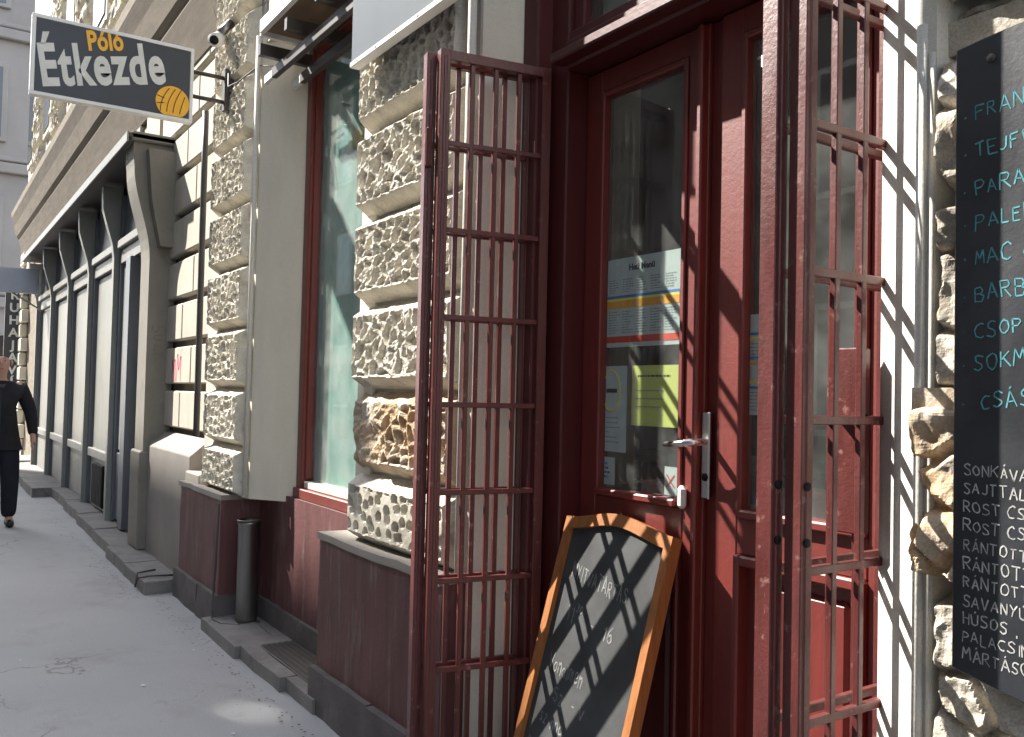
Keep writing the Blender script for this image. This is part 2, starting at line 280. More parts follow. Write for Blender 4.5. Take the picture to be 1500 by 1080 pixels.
# hand lettering: a stroke alphabet on a 4 x 6 grid
G = {
 'A': [[(0, 0), (2, 6), (4, 0)], [(.8, 2.2), (3.2, 2.2)]], 'B': [[(0, 0), (0, 6), (2.6, 6), (3.3, 4.8), (2.4, 3.2), (0, 3.1)], [(2.4, 3.2), (3.8, 1.8), (2.8, 0), (0, 0)]],
 'C': [[(3.8, 5.2), (2.6, 6), (.8, 5.2), (0, 3), (.8, .7), (2.6, 0), (3.8, .8)]], 'D': [[(0, 0), (0, 6), (2.4, 5.6), (3.8, 3.2), (2.4, .4), (0, 0)]],
 'E': [[(3.6, 6), (0, 6), (0, 0), (3.6, 0)], [(0, 3.1), (2.8, 3.1)]], 'F': [[(3.8, 6), (0, 6), (0, 0)], [(0, 3.2), (2.8, 3.2)]],
 'G': [[(3.8, 5.2), (2.4, 6), (.6, 5), (0, 3), (.8, .6), (2.6, 0), (3.8, 1), (3.8, 2.8), (2.2, 2.8)]], 'H': [[(0, 0), (0, 6)], [(3.6, 0), (3.6, 6)], [(0, 3), (3.6, 3)]],
 'I': [[(1, 0), (1, 6)]], 'J': [[(3, 6), (3, 1.2), (1.8, 0), (.2, 1)]], 'K': [[(0, 0), (0, 6)], [(3.6, 6), (0, 2.6)], [(1.2, 3.6), (3.8, 0)]], 'L': [[(0, 6), (0, 0), (3.2, 0)]],
 'M': [[(0, 0), (.4, 6), (2, 2.4), (3.6, 6), (4, 0)]], 'N': [[(0, 0), (0, 6), (3.6, 0), (3.6, 6)]], 'O': [[(2, 6), (.4, 4.8), (0, 3), (.5, 1), (2, 0), (3.5, 1), (4, 3), (3.5, 5), (2, 6)]],
 'P': [[(0, 0), (0, 6), (2.8, 5.8), (3.6, 4.4), (2.6, 3), (0, 2.8)]], 'R': [[(0, 0), (0, 6), (2.8, 5.8), (3.4, 4.5), (2.4, 3.2), (0, 3)], [(1.4, 3), (3.8, 0)]],
 'S': [[(3.6, 5.2), (2.2, 6), (.5, 5.2), (.6, 3.8), (3.2, 2.4), (3.4, .9), (1.8, 0), (0, .8)]], 'T': [[(0, 6), (4, 6)], [(2, 6), (2, 0)]],
 'U': [[(0, 6), (.2, 1.2), (1.8, 0), (3.4, 1.2), (3.6, 6)]], 'V': [[(0, 6), (2, 0), (4, 6)]], 'Y': [[(0, 6), (1.8, 3.2), (3.8, 6)], [(1.8, 3.2), (1.2, 0)]], 'Z': [[(0, 6), (3.6, 6), (0, 0), (3.8, 0)]],
 '&': [[(4, 0), (.8, 4.8), (1.8, 6), (2.8, 4.8), (.3, 1.6), (1.6, 0), (3.8, 2.4)]], '.': [[(1, 2.6), (1.3, 2.9), (1.3, 2.4), (1, 2.6)]], ',': [[(1, .4), (.6, -1.2)]], '-': [[(.5, 3), (3, 3)]], '1': [[(.6, 4.6), (1.8, 6), (1.8, 0)]], '0': [[(2, 6), (.5, 4.6), (.5, 1.4), (2, 0), (3.5, 1.4), (3.5, 4.6), (2, 6)]],
 '6': [[(3, 6), (.8, 3.6), (.4, 1.4), (2, 0), (3.4, 1.4), (2.2, 3), (.6, 2)]], '3': [[(.4, 5.4), (2.2, 6), (3.2, 4.8), (1.6, 3.2), (3.6, 1.8), (2, 0), (.2, .8)]], '2': [[(.4, 5), (2, 6), (3.4, 4.6), (0, 0), (3.8, 0)]],
 'a': [[(3, 3.6), (1.2, 4), (.2, 2), (1.4, 0), (3, 1), (3, 3.8), (3.2, 0)]], 'e': [[(.3, 2), (3, 2.4), (2.4, 4), (.8, 3.6), (.2, 1.6), (1.4, 0), (3, .8)]], 'o': [[(1.6, 4), (.2, 2.4), (.6, .5), (1.8, 0), (3, 1.6), (2.6, 3.6), (1.6, 4)]],
 'n': [[(.2, 4), (.2, 0)], [(.2, 2.6), (1.8, 4), (2.8, 3), (2.8, 0)]], 'r': [[(.4, 4), (.4, 0)], [(.4, 2.6), (1.6, 4), (2.6, 3.8)]], 'l': [[(.8, 6), (.8, .4), (1.6, 0)]], 'd': [[(3, 6), (3, 0)], [(3, 3.4), (1.2, 4), (.2, 1.8), (1.4, 0), (3, 1)]], 'k': [[(.2, 6), (.2, 0)], [(2.6, 3.8), (.2, 1.8), (2.8, 0)]], 'z': [[(.2, 4), (2.6, 4), (.2, 0), (2.8, 0)]], 'u': [[(.2, 4), (.4, .6), (1.6, 0), (2.8, 1), (2.8, 4)], [(2.8, 1), (3, 0)]], 'm': [[(0, 4), (0, 0)], [(0, 3), (1, 4), (1.8, 3), (1.8, 0)], [(1.8, 3), (2.8, 4), (3.6, 3), (3.6, 0)]], 's': [[(2.6, 3.6), (1.2, 4), (.4, 3), (2.4, 1.4), (1.8, 0), (.2, .4)]], 't': [[(1, 5.4), (1, .6), (2, 0)], [(0, 3.8), (2.2, 3.8)]],
}
ACC = {'Á': ('A', "'"), 'É': ('E', "'"), 'Í': ('I', "'"), 'Ó': ('O', "'"), 'Ú': ('U', "'"), 'Ö': ('O', ':'), 'Ő': ('O', '"'), 'Ü': ('U', ':'), 'á': ('a', "'"), 'é': ('e', "'"), 'ú': ('u', "'"), 'ö': ('o', ':'), 'ő': ('o', '"')}
def strokes(text, jit=.34, rs=1):
    rng = random.Random(rs); out = []; x = 0
    for c in text:
        if c == ' ': x += 3; continue
        acc = None
        if c in ACC: c, acc = ACC[c]
        gl = G.get(c)
        if gl is None: x += 4; continue
        top = 6 if c.isupper() else 4; sc = rng.uniform(.88, 1.12); dy = rng.uniform(-.4, .4)
        wd = max(p[0] for s_ in gl for p in s_)
        for s_ in gl: out.append([(x + p[0] * sc + rng.uniform(-jit, jit), p[1] * sc + dy + rng.uniform(-jit, jit)) for p in s_])
        if acc: 
            for k in ((0,) if acc == "'" else (0, 1.3)): out.append([(x + 1.6 + k, top * sc + .9 + dy), (x + 2.3 + k, top * sc + 1.9 + dy)])
        x += wd * sc + 1.5
    return out, x
def hand_text(name, text, origin, right, up, size, m, parent, thick=.0035, rs=1, xmax=None, wx=.95):
    """chalk strokes as thin ribbons lying on the board; size = cap height"""
    st, W = strokes(text, rs=rs); o = Vector(origin); r = Vector(right).normalized(); u = Vector(up).normalized(); n = r.cross(u).normalized()
    bm = bmesh.new(); k = size / 6; rng = random.Random(rs + 5)
    def P(p, dx, dz): return bm.verts.new(o + r * (p[0] * k * wx + dx) + u * (p[1] * k + dz))
    for s_ in st:
        if xmax is not None and max(p[0] for p in s_) * k * wx > xmax: continue
        for a, b in zip(s_, s_[1:]):
            d = Vector((b[0] - a[0], b[1] - a[1]));
            if d.length < 1e-4: continue
            d.normalize(); w_ = thick * rng.uniform(.35, .6); px, pz = -d.y * w_, d.x * w_
            bm.faces.new((P(a, px, pz), P(a, -px, -pz), P(b, -px, -pz), P(b, px, pz)))
    bmesh.ops.recalc_face_normals(bm, faces=bm.faces)
    return fin(name, bm, m, parent)
def print_text(name, text, m, parent, T, size=1.0, bold=.0, extrude=.001, sx=1.0, shear=0.0, align='LEFT', spacing=1.0, fit=None):
    cu = bpy.data.curves.new(name, 'FONT'); cu.body = text; cu.size = size; cu.offset = bold; cu.extrude = extrude; cu.align_x = align; cu.space_character = spacing; cu.resolution_u = 4
    o = bpy.data.objects.new('t', cu); COL.objects.link(o); bpy.context.view_layer.update()
    me = bpy.data.meshes.new_from_object(o.evaluated_get(bpy.context.evaluated_depsgraph_get())); bpy.data.objects.remove(o)
    Sh = Matrix(((sx, shear, 0, 0), (0, 1, 0, 0), (0, 0, 1, 0), (0, 0, 0, 1)))
    if fit:
        xs = [v.co.x for v in me.vertices]; ys = [v.co.y for v in me.vertices]; Sh = Matrix(((fit[0] / (max(xs) - min(xs)), 0, 0, -min(xs) * fit[0] / (max(xs) - min(xs))), (0, fit[1] / (max(ys) - min(ys)), 0, -min(ys) * fit[1] / (max(ys) - min(ys))), (0, 0, 1, 0), (0, 0, 0, 1)))
    me.transform(T @ Sh); me.name = name; me.materials.clear(); return link(name, me, m, parent)
def frameT(o, right, up):
    r = Vector(right).normalized(); u = Vector(up).normalized(); T = Matrix((r, u, r.cross(u))).transposed().to_4x4(); T.translation = Vector(o); return T

# ================================================================== SETTING: ground, pavement, road
gr = bmesh.new(); n = 60
for i in range(1): bm_box(gr, -150, 60, -60, 60, -.5, -.13)
g_o = struct(fin('ground', gr, mat('ground_asphalt', (.06, .06, .062), .9, .2, var=.15, bump=.3)))
# pavement sheet, subtly uneven
nx, ny = 260, 30
vs = []
for j in range(ny + 1):
    for i in range(nx + 1):
        x = -34 + 40 * (i / nx); y = -2.6 + 3.2 * j / ny
        vs.append((x, y, .004 * mnoise.noise(Vector((x * 1.3, y * 1.3, 0)))))
fc = [(j * (nx + 1) + i, j * (nx + 1) + i + 1, (j + 1) * (nx + 1) + i + 1, (j + 1) * (nx + 1) + i) for j in range(ny) for i in range(nx)]
me = bpy.data.meshes.new('pavement'); me.from_pydata(vs, [], fc); pave = struct(link('pavement', me, 'walk', None, smooth=True)); pave.select_set(False)
x = -34.0
while x < 6:
    box('kerb_stone', x, x + .99, -2.78, -2.6, -.3, .012, 'kerb', pave, .008); x += 1.0
road = struct(box('road', -150, 60, -6.4, -2.78, -.4, -.115, mat('road_asphalt', (.055, .055, .058), .9, .2, var=.15, bump=.4, bscale=90), None, 0))
struct(box('opposite_pavement', -60, 20, -9.0, -6.4, -.3, .0, 'walk', None, 0.01))
# doorstep and foundation stones along the wall
def rough_stone(name, x0, x1, y0, y1, z0, z1, m, parent, seed):
    bm = bmesh.new(); bm_box(bm, x0, x1, y0, y1, z0, z1, 0)
    bmesh.ops.subdivide_edges(bm, edges=bm.edges[:], cuts=6, use_grid_fill=True)
    for v in bm.verts:
        q = v.co * 4 + Vector((seed, 0, 0)); nn = mnoise.noise(q); v.co += Vector((nn * .008, mnoise.noise(q + Vector((9, 0, 0))) * .012, mnoise.noise(q + Vector((0, 9, 0))) * .008))
    return fin(name, bm, m, parent)
for k, (a, b, y0, zt) in enumerate(((-6.82, -7.62, -.2, .095), (-7.63, -8.5, -.19, .10), (-8.51, -9.5, -.15, .10), (-9.51, -10.7, -.13, .105), (-10.71, -12.0, -.10, .11), (-12.01, -13.4, -.07, .115), (-13.41, -15.0, -.3, .12), (-15.01, -16.4, -.28, .12), (-16.41, -18.0, -.25, .12))):
    rough_stone('foundation_stone', b, a, y0, .5, -.1, zt, 'kerb', pave, k * 3.3)
for k, (a, b) in enumerate(((-5.70, -4.98), (-4.97, -4.33), (-4.32, -3.95))):
    rough_stone('foundation_stone', a, b, -.1 + .03 * k, .16 if k < 2 else .3, -.1, .072, 'kerb', pave, 40 + k * 3.3)
rough_stone('foundation_stone', -5.62, -4.85, .161, .3, -.1, .066, 'kerb', pave, 77)
# ================================================================== SHOP BUILDING
B = thing('shop_building', (-3, .5, 0), 'old stone building with rusticated blocks, plum painted base and red glazed shop door', 'building')
JZ = [.818, 1.14, 1.51, 1.90, 2.30, 2.70, 3.11, 3.52, 3.93, 4.34]
# backing walls
box('wall', -6.55, -5.69, .115, .9, .0, .83, 'plinth', B, 0)
box('wall', -6.55, -5.44, .115, .9, .83, 5.2, 'stone', B, 0)
box('wall', -3.86, -2.82, .115, .9, .0, 5.2, 'stone', B, 0)
box('wall', -5.44, -3.86, .115, .9, 3.66, 5.2, 'stone', B, 0)
box('wall', -2.82, -1.15, .115, .9, 3.9, 5.2, 'stone', B, 0)
box('wall', -1.15, 4.0, .13, .9, .0, 5.2, 'stone', B, 0)
# the stone blocks of the left pilaster
for i in range(9):
    stone_block('stone_block', -6.32, -5.50, JZ[i] + .006, JZ[i + 1] - .006, .03, .112, 'fine', 50 + i, 'verm', B, .0085, .045, .04, .05, sx=.085, sz=.062)
    box('block_return', -5.50, -5.44, .112, .2, JZ[i] + .008, JZ[i + 1] - .008, 'plaster', B, .004)
sty = ['pits', 'mixed', 'verm', 'verm', 'verm', 'verm', 'verm', 'verm', 'verm']
for i in range(9):
    stone_block('stone_block', -3.81, -2.86, JZ[i] + .006, JZ[i + 1] - .006, .03, .112, sty[i], 80 + i, 'orange' if i == 1 else 'verm', B, .0052, .05, .03, .045, sx=.078, sz=.062, jag=.006 if i == 1 else 0, label='eroded stone block with orange sandstone showing' if i == 1 else None)
# plinth of pilaster and pier
def plinth(x0, x1, y1, ret):
    bm = bmesh.new(); bm_box(bm, x0, x1, .0, y1, .205, .80, 0)
    bmesh.ops.subdivide_edges(bm, edges=bm.edges[:], cuts=20, use_grid_fill=True)
    for v in bm.verts:
        q = v.co * 5; v.co += Vector((mnoise.noise(q), mnoise.noise(q + Vector((5, 5, 5))), 0)) * .0035
    fin('plinth', bm, 'plinth', B)
    rough_stone('plinth_coping', x0 - .012, x1 + .012, -.014, y1, .80, .832, 'greyblock', B, x0)
    k = x0
    while k < x1 - .05:
        e = min(k + .62, x1 + .012); rough_stone('base_stone', k - .012 if k == x0 else k + .004, e, -.03, y1, -.05, .205, 'granite', B, k * 3); k = e
plinth(-6.70, -5.68, .5, 0)
plinth(-4.02, -2.84, .5, 0)
# window bay: splayed plaster reveals, bead, panel below
prism('reveal', [(-5.44, .10), (-5.15, .30), (-5.15, .45), (-5.6, .45), (-5.6, .10)], 'z', .83, 3.7, 'plaster', B)
tube('bead_moulding', [(-5.445, .075, .84), (-5.445, .075, 3.7)], .016, 'white', B, 8)
prism('reveal', [(-3.86, .10), (-4.0, .30), (-4.0, .42), (-3.7, .42), (-3.7, .10)], 'z', .83, 3.7, 'plaster', B)
bm = bmesh.new(); bm_box(bm, -5.70, -3.9, .255, .5, .19, .865, 0)
bmesh.ops.subdivide_edges(bm, edges=bm.edges[:], cuts=16, use_grid_fill=True)
for v in bm.verts: v.co += Vector((0, mnoise.noise(v.co * 4) * .005, 0))
fin('window_breast', bm, 'plinth', B)
rough_stone('base_stone', -5.70, -3.9, .225, .5, -.05, .19, 'granite', B, 12)
# window
WN = box('window_frame', -5.15, -5.07, .29, .38, .90, 3.62, 'wframe', B, .006)
box('sash_bead', -5.07, -5.045, .31, .37, .98, 3.56, 'wframe', WN, .004)
box('sill', -5.15, -3.9, .27, .38, .866, .925, 'wframe', B, .005)
box('sill', -5.045, -3.9, .30, .38, .925, .965, 'white', B, .005)
box('window_frame', -5.07, -3.9, .29, .38, 3.54, 3.62, 'wframe', B, .006)
box('window_frame', -4.02, -3.9, .29, .38, .975, 3.54, 'wframe', B, .006)
box('pane', -5.045, -4.02, .345, .351, .967, 3.54, 'wglass', B, 0)
box('blind', -5.045, -4.02, .362, .367, .95, 3.6, 'teal', B, 0, label='teal blind behind the window glass')
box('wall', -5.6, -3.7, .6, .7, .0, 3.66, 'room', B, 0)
# door bay
prism('reveal', [(-2.81, .10), (-2.62, .275), (-2.62, .5), (-2.86, .5), (-2.86, .10)], 'z', .0, 3.95, 'plaster', B)
tube('bead_moulding', [(-2.815, .055, .832), (-2.815, .055, 3.95)], .018, 'white', B, 8)
box('block_return', -2.88, -2.82, .098, .2, .83, 3.95, 'stone', B, .003)
prism('reveal', [(-1.155, .12), (-1.02, .036), (-.985, .04), (-.96, .2), (-.96, .3), (-1.155, .3)], 'z', .0, 3.95, 'white', B)
tube('bead_moulding', [(-1.013, .037, .0), (-1.013, .037, 2.26)], .011, 'white', B, 8)
tube('bead_moulding', [(-.993, .040, .0), (-.993, .040, 2.20)], .007, 'white', B, 6)
rough_stone('band_course', -.985, 1.2, .072, .13, 2.195, 2.262, 'rough', B, 33)
# right rough pier
rs = ['rough'] * 9
for i in range(-2, 9):
    z0 = JZ[i] if i >= 0 else (.0, .42)[i + 2]; z1 = JZ[i + 1] if i >= 0 else (.42, .83)[i + 2]
    if 2.20 < z1 and z0 < 2.20: z1 = 2.19
    a = -1.03 if i == 1 else -.985
    for q, e in enumerate((-.52, .1, .9)):
        stone_block('stone_block', a, e - .01, z0 + .006, z1 - .004, .028 if i != 1 else .012, .10, 'rough', 120 + i * 5 + q, 'orange' if (i == 1) else 'rough', B, .005 if q < 1 else .016, .022, .014, .02, jag=.012); a = e
    if z1 == 2.19:
        a = -1.03 if i == 1 else -.985
        for q, e in enumerate((-.52, .1, .9)):
            stone_block('stone_block', a, e - .01, 2.266, JZ[i + 1] - .008, .03, .11, 'rough', 220 + i * 5 + q, 'rough', B, .006 if q < 1 else .016, .03, .02, .03, jag=.012); a = e
# ---------------------------------------------------------------- door frame and leaves
YF = .27
box('door_frame', -2.62, -2.50, YF, YF + .16, .12, 3.9, 'frame', B, .006)
box('frame_casing', -2.695, -2.60, .205, .28, .10, 3.93, 'frame', B, .006)
box('door_frame', -1.26, -1.14, YF, YF + .16, .12, 3.9, 'frame', B, .006)
box('drip_mould', -2.50, -1.26, .185, YF - .02, 2.665, 2.70, 'frame', B, .006)
box('transom', -2.50, -1.26, YF - .02, YF + .14, 2.66, 2.76, 'frame', B, .008)
box('transom', -2.50, -1.26, YF + .0, YF + .12, 2.76, 2.80, 'frame', B, .006)
box('transom', -2.50, -1.26, YF, YF + .12, 3.82, 3.9, 'frame', B, .006)
fl = box('fanlight', -2.50, -2.44, YF + .02, YF + .09, 2.80, 3.82, 'frame', B, .006)
box('fanlight', -1.92, -1.84, YF + .02, YF + .09, 2.80, 3.82, 'frame', B, .006)
box('pane', -2.44, -1.92, YF + .05, YF + .056, 2.80, 3.82, 'glass', B, 0); box('pane', -1.84, -1.26, YF + .05, YF + .056, 2.80, 3.82, 'glass', B, 0)
box('threshold', -2.62, -1.14, .12, .6, -.02, .12, 'kerb', B, .01)
def leaf(x0, x1, flip):
    """door leaf: stiles and rails with moulded edge round the pane, raised panel below"""
    y = .36; L = box('door_leaf', x0, x0 + .085, y, y + .05, .13, 2.655, 'door', B, .004)      # stile
    box('stile', x1 - .085, x1, y, y + .05, .13, 2.655, 'door', L, .004)
    box('rail', x0 + .085, x1 - .085, y, y + .05, 2.575, 2.655, 'door', L, .004)
    box('rail', x0 + .085, x1 - .085, y, y + .05, 1.06, 1.165, 'door', L, .004)
    box('rail', x0 + .085, x1 - .085, y, y + .05, .13, .27, 'door', L, .004)
    gx0, gx1 = x0 + .085, x1 - .085
    for (a, b, c, d) in ((gx0, gx0 + .02, 1.165, 2.575), (gx1 - .02, gx1, 1.165, 2.575)): box('glazing_bead', a, b, y - .008, y + .04, c, d, 'door', L, .004)
    box('glazing_bead', gx0 + .02, gx1 - .02, y - .02, y + .04, 1.165, 1.19, 'door', L, .005); box('glazing_bead', gx0 + .02, gx1 - .02, y - .008, y + .04, 2.555, 2.575, 'door', L, .004)
    box('pane', gx0 + .02, gx1 - .02, y + .018, y + .023, 1.19, 2.555, 'glass', L, 0)
    # lower panel, framed by a proud moulding
    box('panel', gx0, gx1, y + .025, y + .045, .27, 1.06, 'door', L, 0)
    for (a, b, c, d) in ((gx0, gx0 + .022, .27, 1.06), (gx1 - .022, gx1, .27, 1.06), (gx0 + .022, gx1 - .022, 1.03, 1.06), (gx0 + .022, gx1 - .022, .27, .30)): box('moulding', a, b, y - .018, y + .03, c, d, 'door', L, .005)
    bm = bmesh.new(); bm_box(bm, gx0 + .06, gx1 - .06, y + .008, y + .03, .34, .99, .012); fin('raised_panel', bm, 'door', L)
    return L
LL = leaf(-2.50, -1.905, 0)
LR = leaf(-1.855, -1.26, 1)
box('astragal', -1.927, -1.905, .328, .362, .14, 2.645, 'door', LL, .005)
box('rebate_strip', -1.905, -1.855, .375, .41, .13, 2.655, 'door', LL, .004)
box('weather_strip', -2.46, -1.94, .325, .362, .13, .17, 'door', LL, .004)
# handle
hp = box('handle_plate', -1.900, -1.868, .345, .362, 1.205, 1.465, 'chrome', LL, .004)
tube('door_handle', [(-1.882, .35, 1.375), (-1.882, .30, 1.375), (-1.888, .287, 1.373), (-1.93, .283, 1.368), (-1.995, .288, 1.362)], [.011, .011, .0115, .010, .009], 'chrome', LL, 10)
tube('keyhole', [(-1.882, .343, 1.27), (-1.882, .35, 1.27)], .012, 'black', LL, 12)
box('door_stop', -1.995, -1.962, .335, .36, 1.165, 1.235, 'alu', LL, .01)
# interior of the shop
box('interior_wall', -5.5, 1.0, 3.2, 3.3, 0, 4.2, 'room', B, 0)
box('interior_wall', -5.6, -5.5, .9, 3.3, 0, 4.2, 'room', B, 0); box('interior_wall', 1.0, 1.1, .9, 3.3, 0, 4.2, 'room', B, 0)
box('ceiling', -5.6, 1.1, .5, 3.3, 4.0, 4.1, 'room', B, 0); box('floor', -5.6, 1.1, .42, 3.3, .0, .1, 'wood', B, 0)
# ================================================================== FOLDING GATES
def gate(name, label, hinge, dirv, L, fold_dir, side):
    """two hinged grille panels folded against each other; heights .10 to 2.78"""
    T = thing(name, (hinge[0], hinge[1], .12), label, 'gate', 'folding maroon security gates at the shop door')
    zr = [.135, .264, .564, .864, 1.164, 1.464, 1.764, 2.064, 2.364, 2.66]
    def panel(o, d):
        o = Vector((o[0], o[1], 0)); d = Vector((d[0], d[1], 0)).normalized(); nrm = Vector((-d.y, d.x, 0))
        def B_(nm, t0, t1, z0, z1, th, par=T, off=0, bev=.002):
            bm = bmesh.new(); bm_box(bm, t0, t1, -th / 2 + off, th / 2 + off, z0, z1, bev)
            X = Matrix((d, nrm, Vector((0, 0, 1)))).transposed().to_4x4(); X.translation = o; bm.transform(X); bmesh.ops.recalc_face_normals(bm, faces=bm.faces)
            return fin(nm, bm, 'gate', par)
        p0 = B_('post', 0, .035, .10, 2.685, .032); p1 = B_('post', L - .036, L, .10, 2.685, .040)
        B_('post_groove', L - .025, L - .011, .12, 2.66, .045, p1, 0, .003)
        for z in zr[1:-1]: B_('rail', .035, L - .034, z - .009, z + .009, .017)
        B_('rail', .032, L - .034, 2.65, 2.685, .03); B_('rail', .032, L - .034, .10, .135, .03)
        nb = 3
        for k in range(1, nb + 1):
            t = .032 + (L - .066) * k / (nb + 1); B_('bar', t - .0085, t + .0085, .135, 2.65, .015)
    panel(hinge, dirv)
    panel(fold_dir[0], fold_dir[1])
    return T
GL = gate('folding_gate', 'left folding gate panels, grille opened out against the rusticated pier', (-2.59, .255), (-.17, -1), .425, ((-2.655, .235), (-.16, -1)), 0)
GR = gate('folding_gate', 'right folding gate panels with bolt holes, opened beside the white plaster strip', (-1.150, .255), (.01, -1), .432, ((-1.205, .235), (.01, -1)), 1)
for x_, y_ in ((-1.147, -.177), (-1.201, -.197)):
    for z in (1.335, 1.225):
        tube('bolt_hole', [(x_ + .021, y_ + .017, z), (x_ + .0245, y_ + .017, z)], .009, 'black', GR, 12)
lb = box('lock_box', -1.235, -1.165, .06, .10, 1.22, 1.62, 'gate', GR, .003)
tube('keyhole', [(-1.164, .08, 1.47), (-1.160, .08, 1.47)], .008, 'black', lb, 10)
for z in (.6, 1.4, 2.3):
    tube('hinge', [(-2.63, .255, z), (-2.63, .255, z + .09)], .011, 'gate', GL, 8); tube('hinge', [(-1.21, .255, z), (-1.21, .255, z + .09)], .011, 'gate', GR, 8)
    pass
bm = bmesh.new(); bm_box(bm, -2.70, -2.685, -.19, -.165, 2.28, 2.42, .006); fin('latch', bm, 'gate', GL)
# ================================================================== NEIGHBOURING BUILDING
NB = thing('neighbouring_building', (-12, .5, 0), 'pale stone building with smooth blocks and a heavy cornice beyond the shop', 'building')
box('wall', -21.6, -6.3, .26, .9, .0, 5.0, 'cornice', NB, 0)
# smooth ashlar blocks
row = 0; z = 1.14; P_ = .366
while z < 4.1:
    bounds = [-6.34, -7.02, -7.62, -8.6] if row % 2 == 0 else [-6.34, -7.30, -8.6]
    for a, b in zip(bounds, bounds[1:]):
        wd = -.012 if row % 2 else -.012
        bm = bmesh.new(); bm_box(bm, b + .007, a - .007, .185, .27, z + .030, z + P_ - .030, .012); fin('ashlar_block', bm, 'ashlar', NB)
    z += P_; row += 1
# above the shopfront: voussoirs and piers under the cornice
xx = -8.62; k = 0
while xx > -21.3:
    k += 1
    wv = (.30, .62, .30, .95)[k % 4]; zlo = 3.66
    if k % 4 in (1, 3): box('voussoir', xx - wv, xx - .02, .17, .27, zlo, 4.16, 'ashlar', NB, .012)
    else:
        box('ashlar_block', xx - wv, xx - .02, .205, .27, 3.92, 4.14, 'ashlar', NB, .01); box('ashlar_block', xx - wv, xx - .02, .205, .27, 3.66, 3.89, 'ashlar', NB, .01)
    xx -= wv
# grey rendered base with sloping top
prism('rendered_base', [(.06, .0), (.06, 1.0), (.20, 1.12), (.5, 1.12), (.5, .0)], 'x', -8.15, -6.72, 'greyblock', NB, bev=.006)
box('base_slab', -6.72, -6.34, .03, .2, .80, .9, 'stone', NB, .01)
# cornice profile (corbelled mouldings)
prof = [(.30, 4.16), (.175, 4.16), (.11, 4.36), (.135, 4.375), (.07, 4.57), (.075, 4.60), (.03, 4.66), (-.03, 4.86), (-.005, 4.875), (-.075, 5.06), (-.085, 5.16), (.30, 5.24)]
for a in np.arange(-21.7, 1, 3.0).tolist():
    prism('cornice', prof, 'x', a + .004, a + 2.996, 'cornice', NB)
# upper storey with windows and roughened quoins
box('upper_wall', -21.6, -6.3, .2, .9, 5.2, 12, 'stone', NB, 0)
for i, x_ in enumerate(np.arange(-21.2, -7, 2.8)):
    wf = box('window_frame', x_, x_ + 1.1, .14, .22, 6.0, 8.2, 'plaster', NB, .01); box('pane', x_ + .12, x_ + .98, .125, .14, 6.1, 8.1, 'oglass', wf, 0)
    for q in range(8): stone_block('stone_block', x_ + 1.25, x_ + 2.65, 5.25 + q * .4, 5.63 + q * .4, .1, .2, 'rough', 300 + i * 9 + q, 'verm', NB, .06, .05)
# end quoins of the row, lit white
for q in range(14): box('quoin', -21.65, -20.9 if q % 2 else -21.15, .12, .26, .1 + q * .3, .37 + q * .3, 'plaster', NB, .02)

# ================================================================== SHOPFRONT (wooden, neighbouring)
SF = thing('shopfront', (-11, .2, .1), 'grey painted wooden shopfront with scrolled consoles and closed panels', 'shopfront')
def console(x0, x1, m, mt):
    pts = [(.24, .1), (.02, .1), (.02, 2.62)]
    for t in np.linspace(0, 1, 10): pts.append((.02 - .15 * sstep(np.array(t)), 2.62 + t * .80))
    pts += [(-.14, 3.50), (-.14, 3.62), (.24, 3.62)]
    prism('console', [(float(a), float(b)) for a, b in pts], 'x', x0, x1, mt, m, bev=.0)
console(-8.50, -8.15, SF, 'post')
box('console_cap', -8.52, -8.10, -.17, .24, 3.62, 3.70, 'post', SF, .012)
prism('console_block', [(.24, 2.72), (.08, 2.72), (.0, 3.1), (-.04, 3.55), (.24, 3.55)], 'x', -8.15, -8.02, 'post', SF)
box('post_base', -8.53, -8.13, -.01, .24, .1, .95, 'post', SF, .015)
ms = [-10.1, -11.75, -13.5, -15.4, -17.4]
for x_ in ms:
    prism('console', [(.12, .1), (.05, .1), (.05, 2.85), (.03, 3.0), (-.03, 3.2), (-.07, 3.35), (-.08, 3.6), (.12, 3.6)], 'x', x_ - .05, x_ + .05, 'sf', SF)
    box('mullion', x_ - .16, x_ - .05, .10, .16, .12, 3.5, 'sfdark', SF, .004); box('mullion', x_ + .05, x_ + .16, .10, .16, .12, 3.5, 'sfdark', SF, .004)
box('canopy', -17.6, -8.1, -.19, .26, 3.64, 3.68, 'darkmetal', SF, .004); box('canopy_edge', -17.6, -8.1, -.205, -.19, 3.60, 3.69, 'sf', SF, .004)
ed = [-8.52] + ms
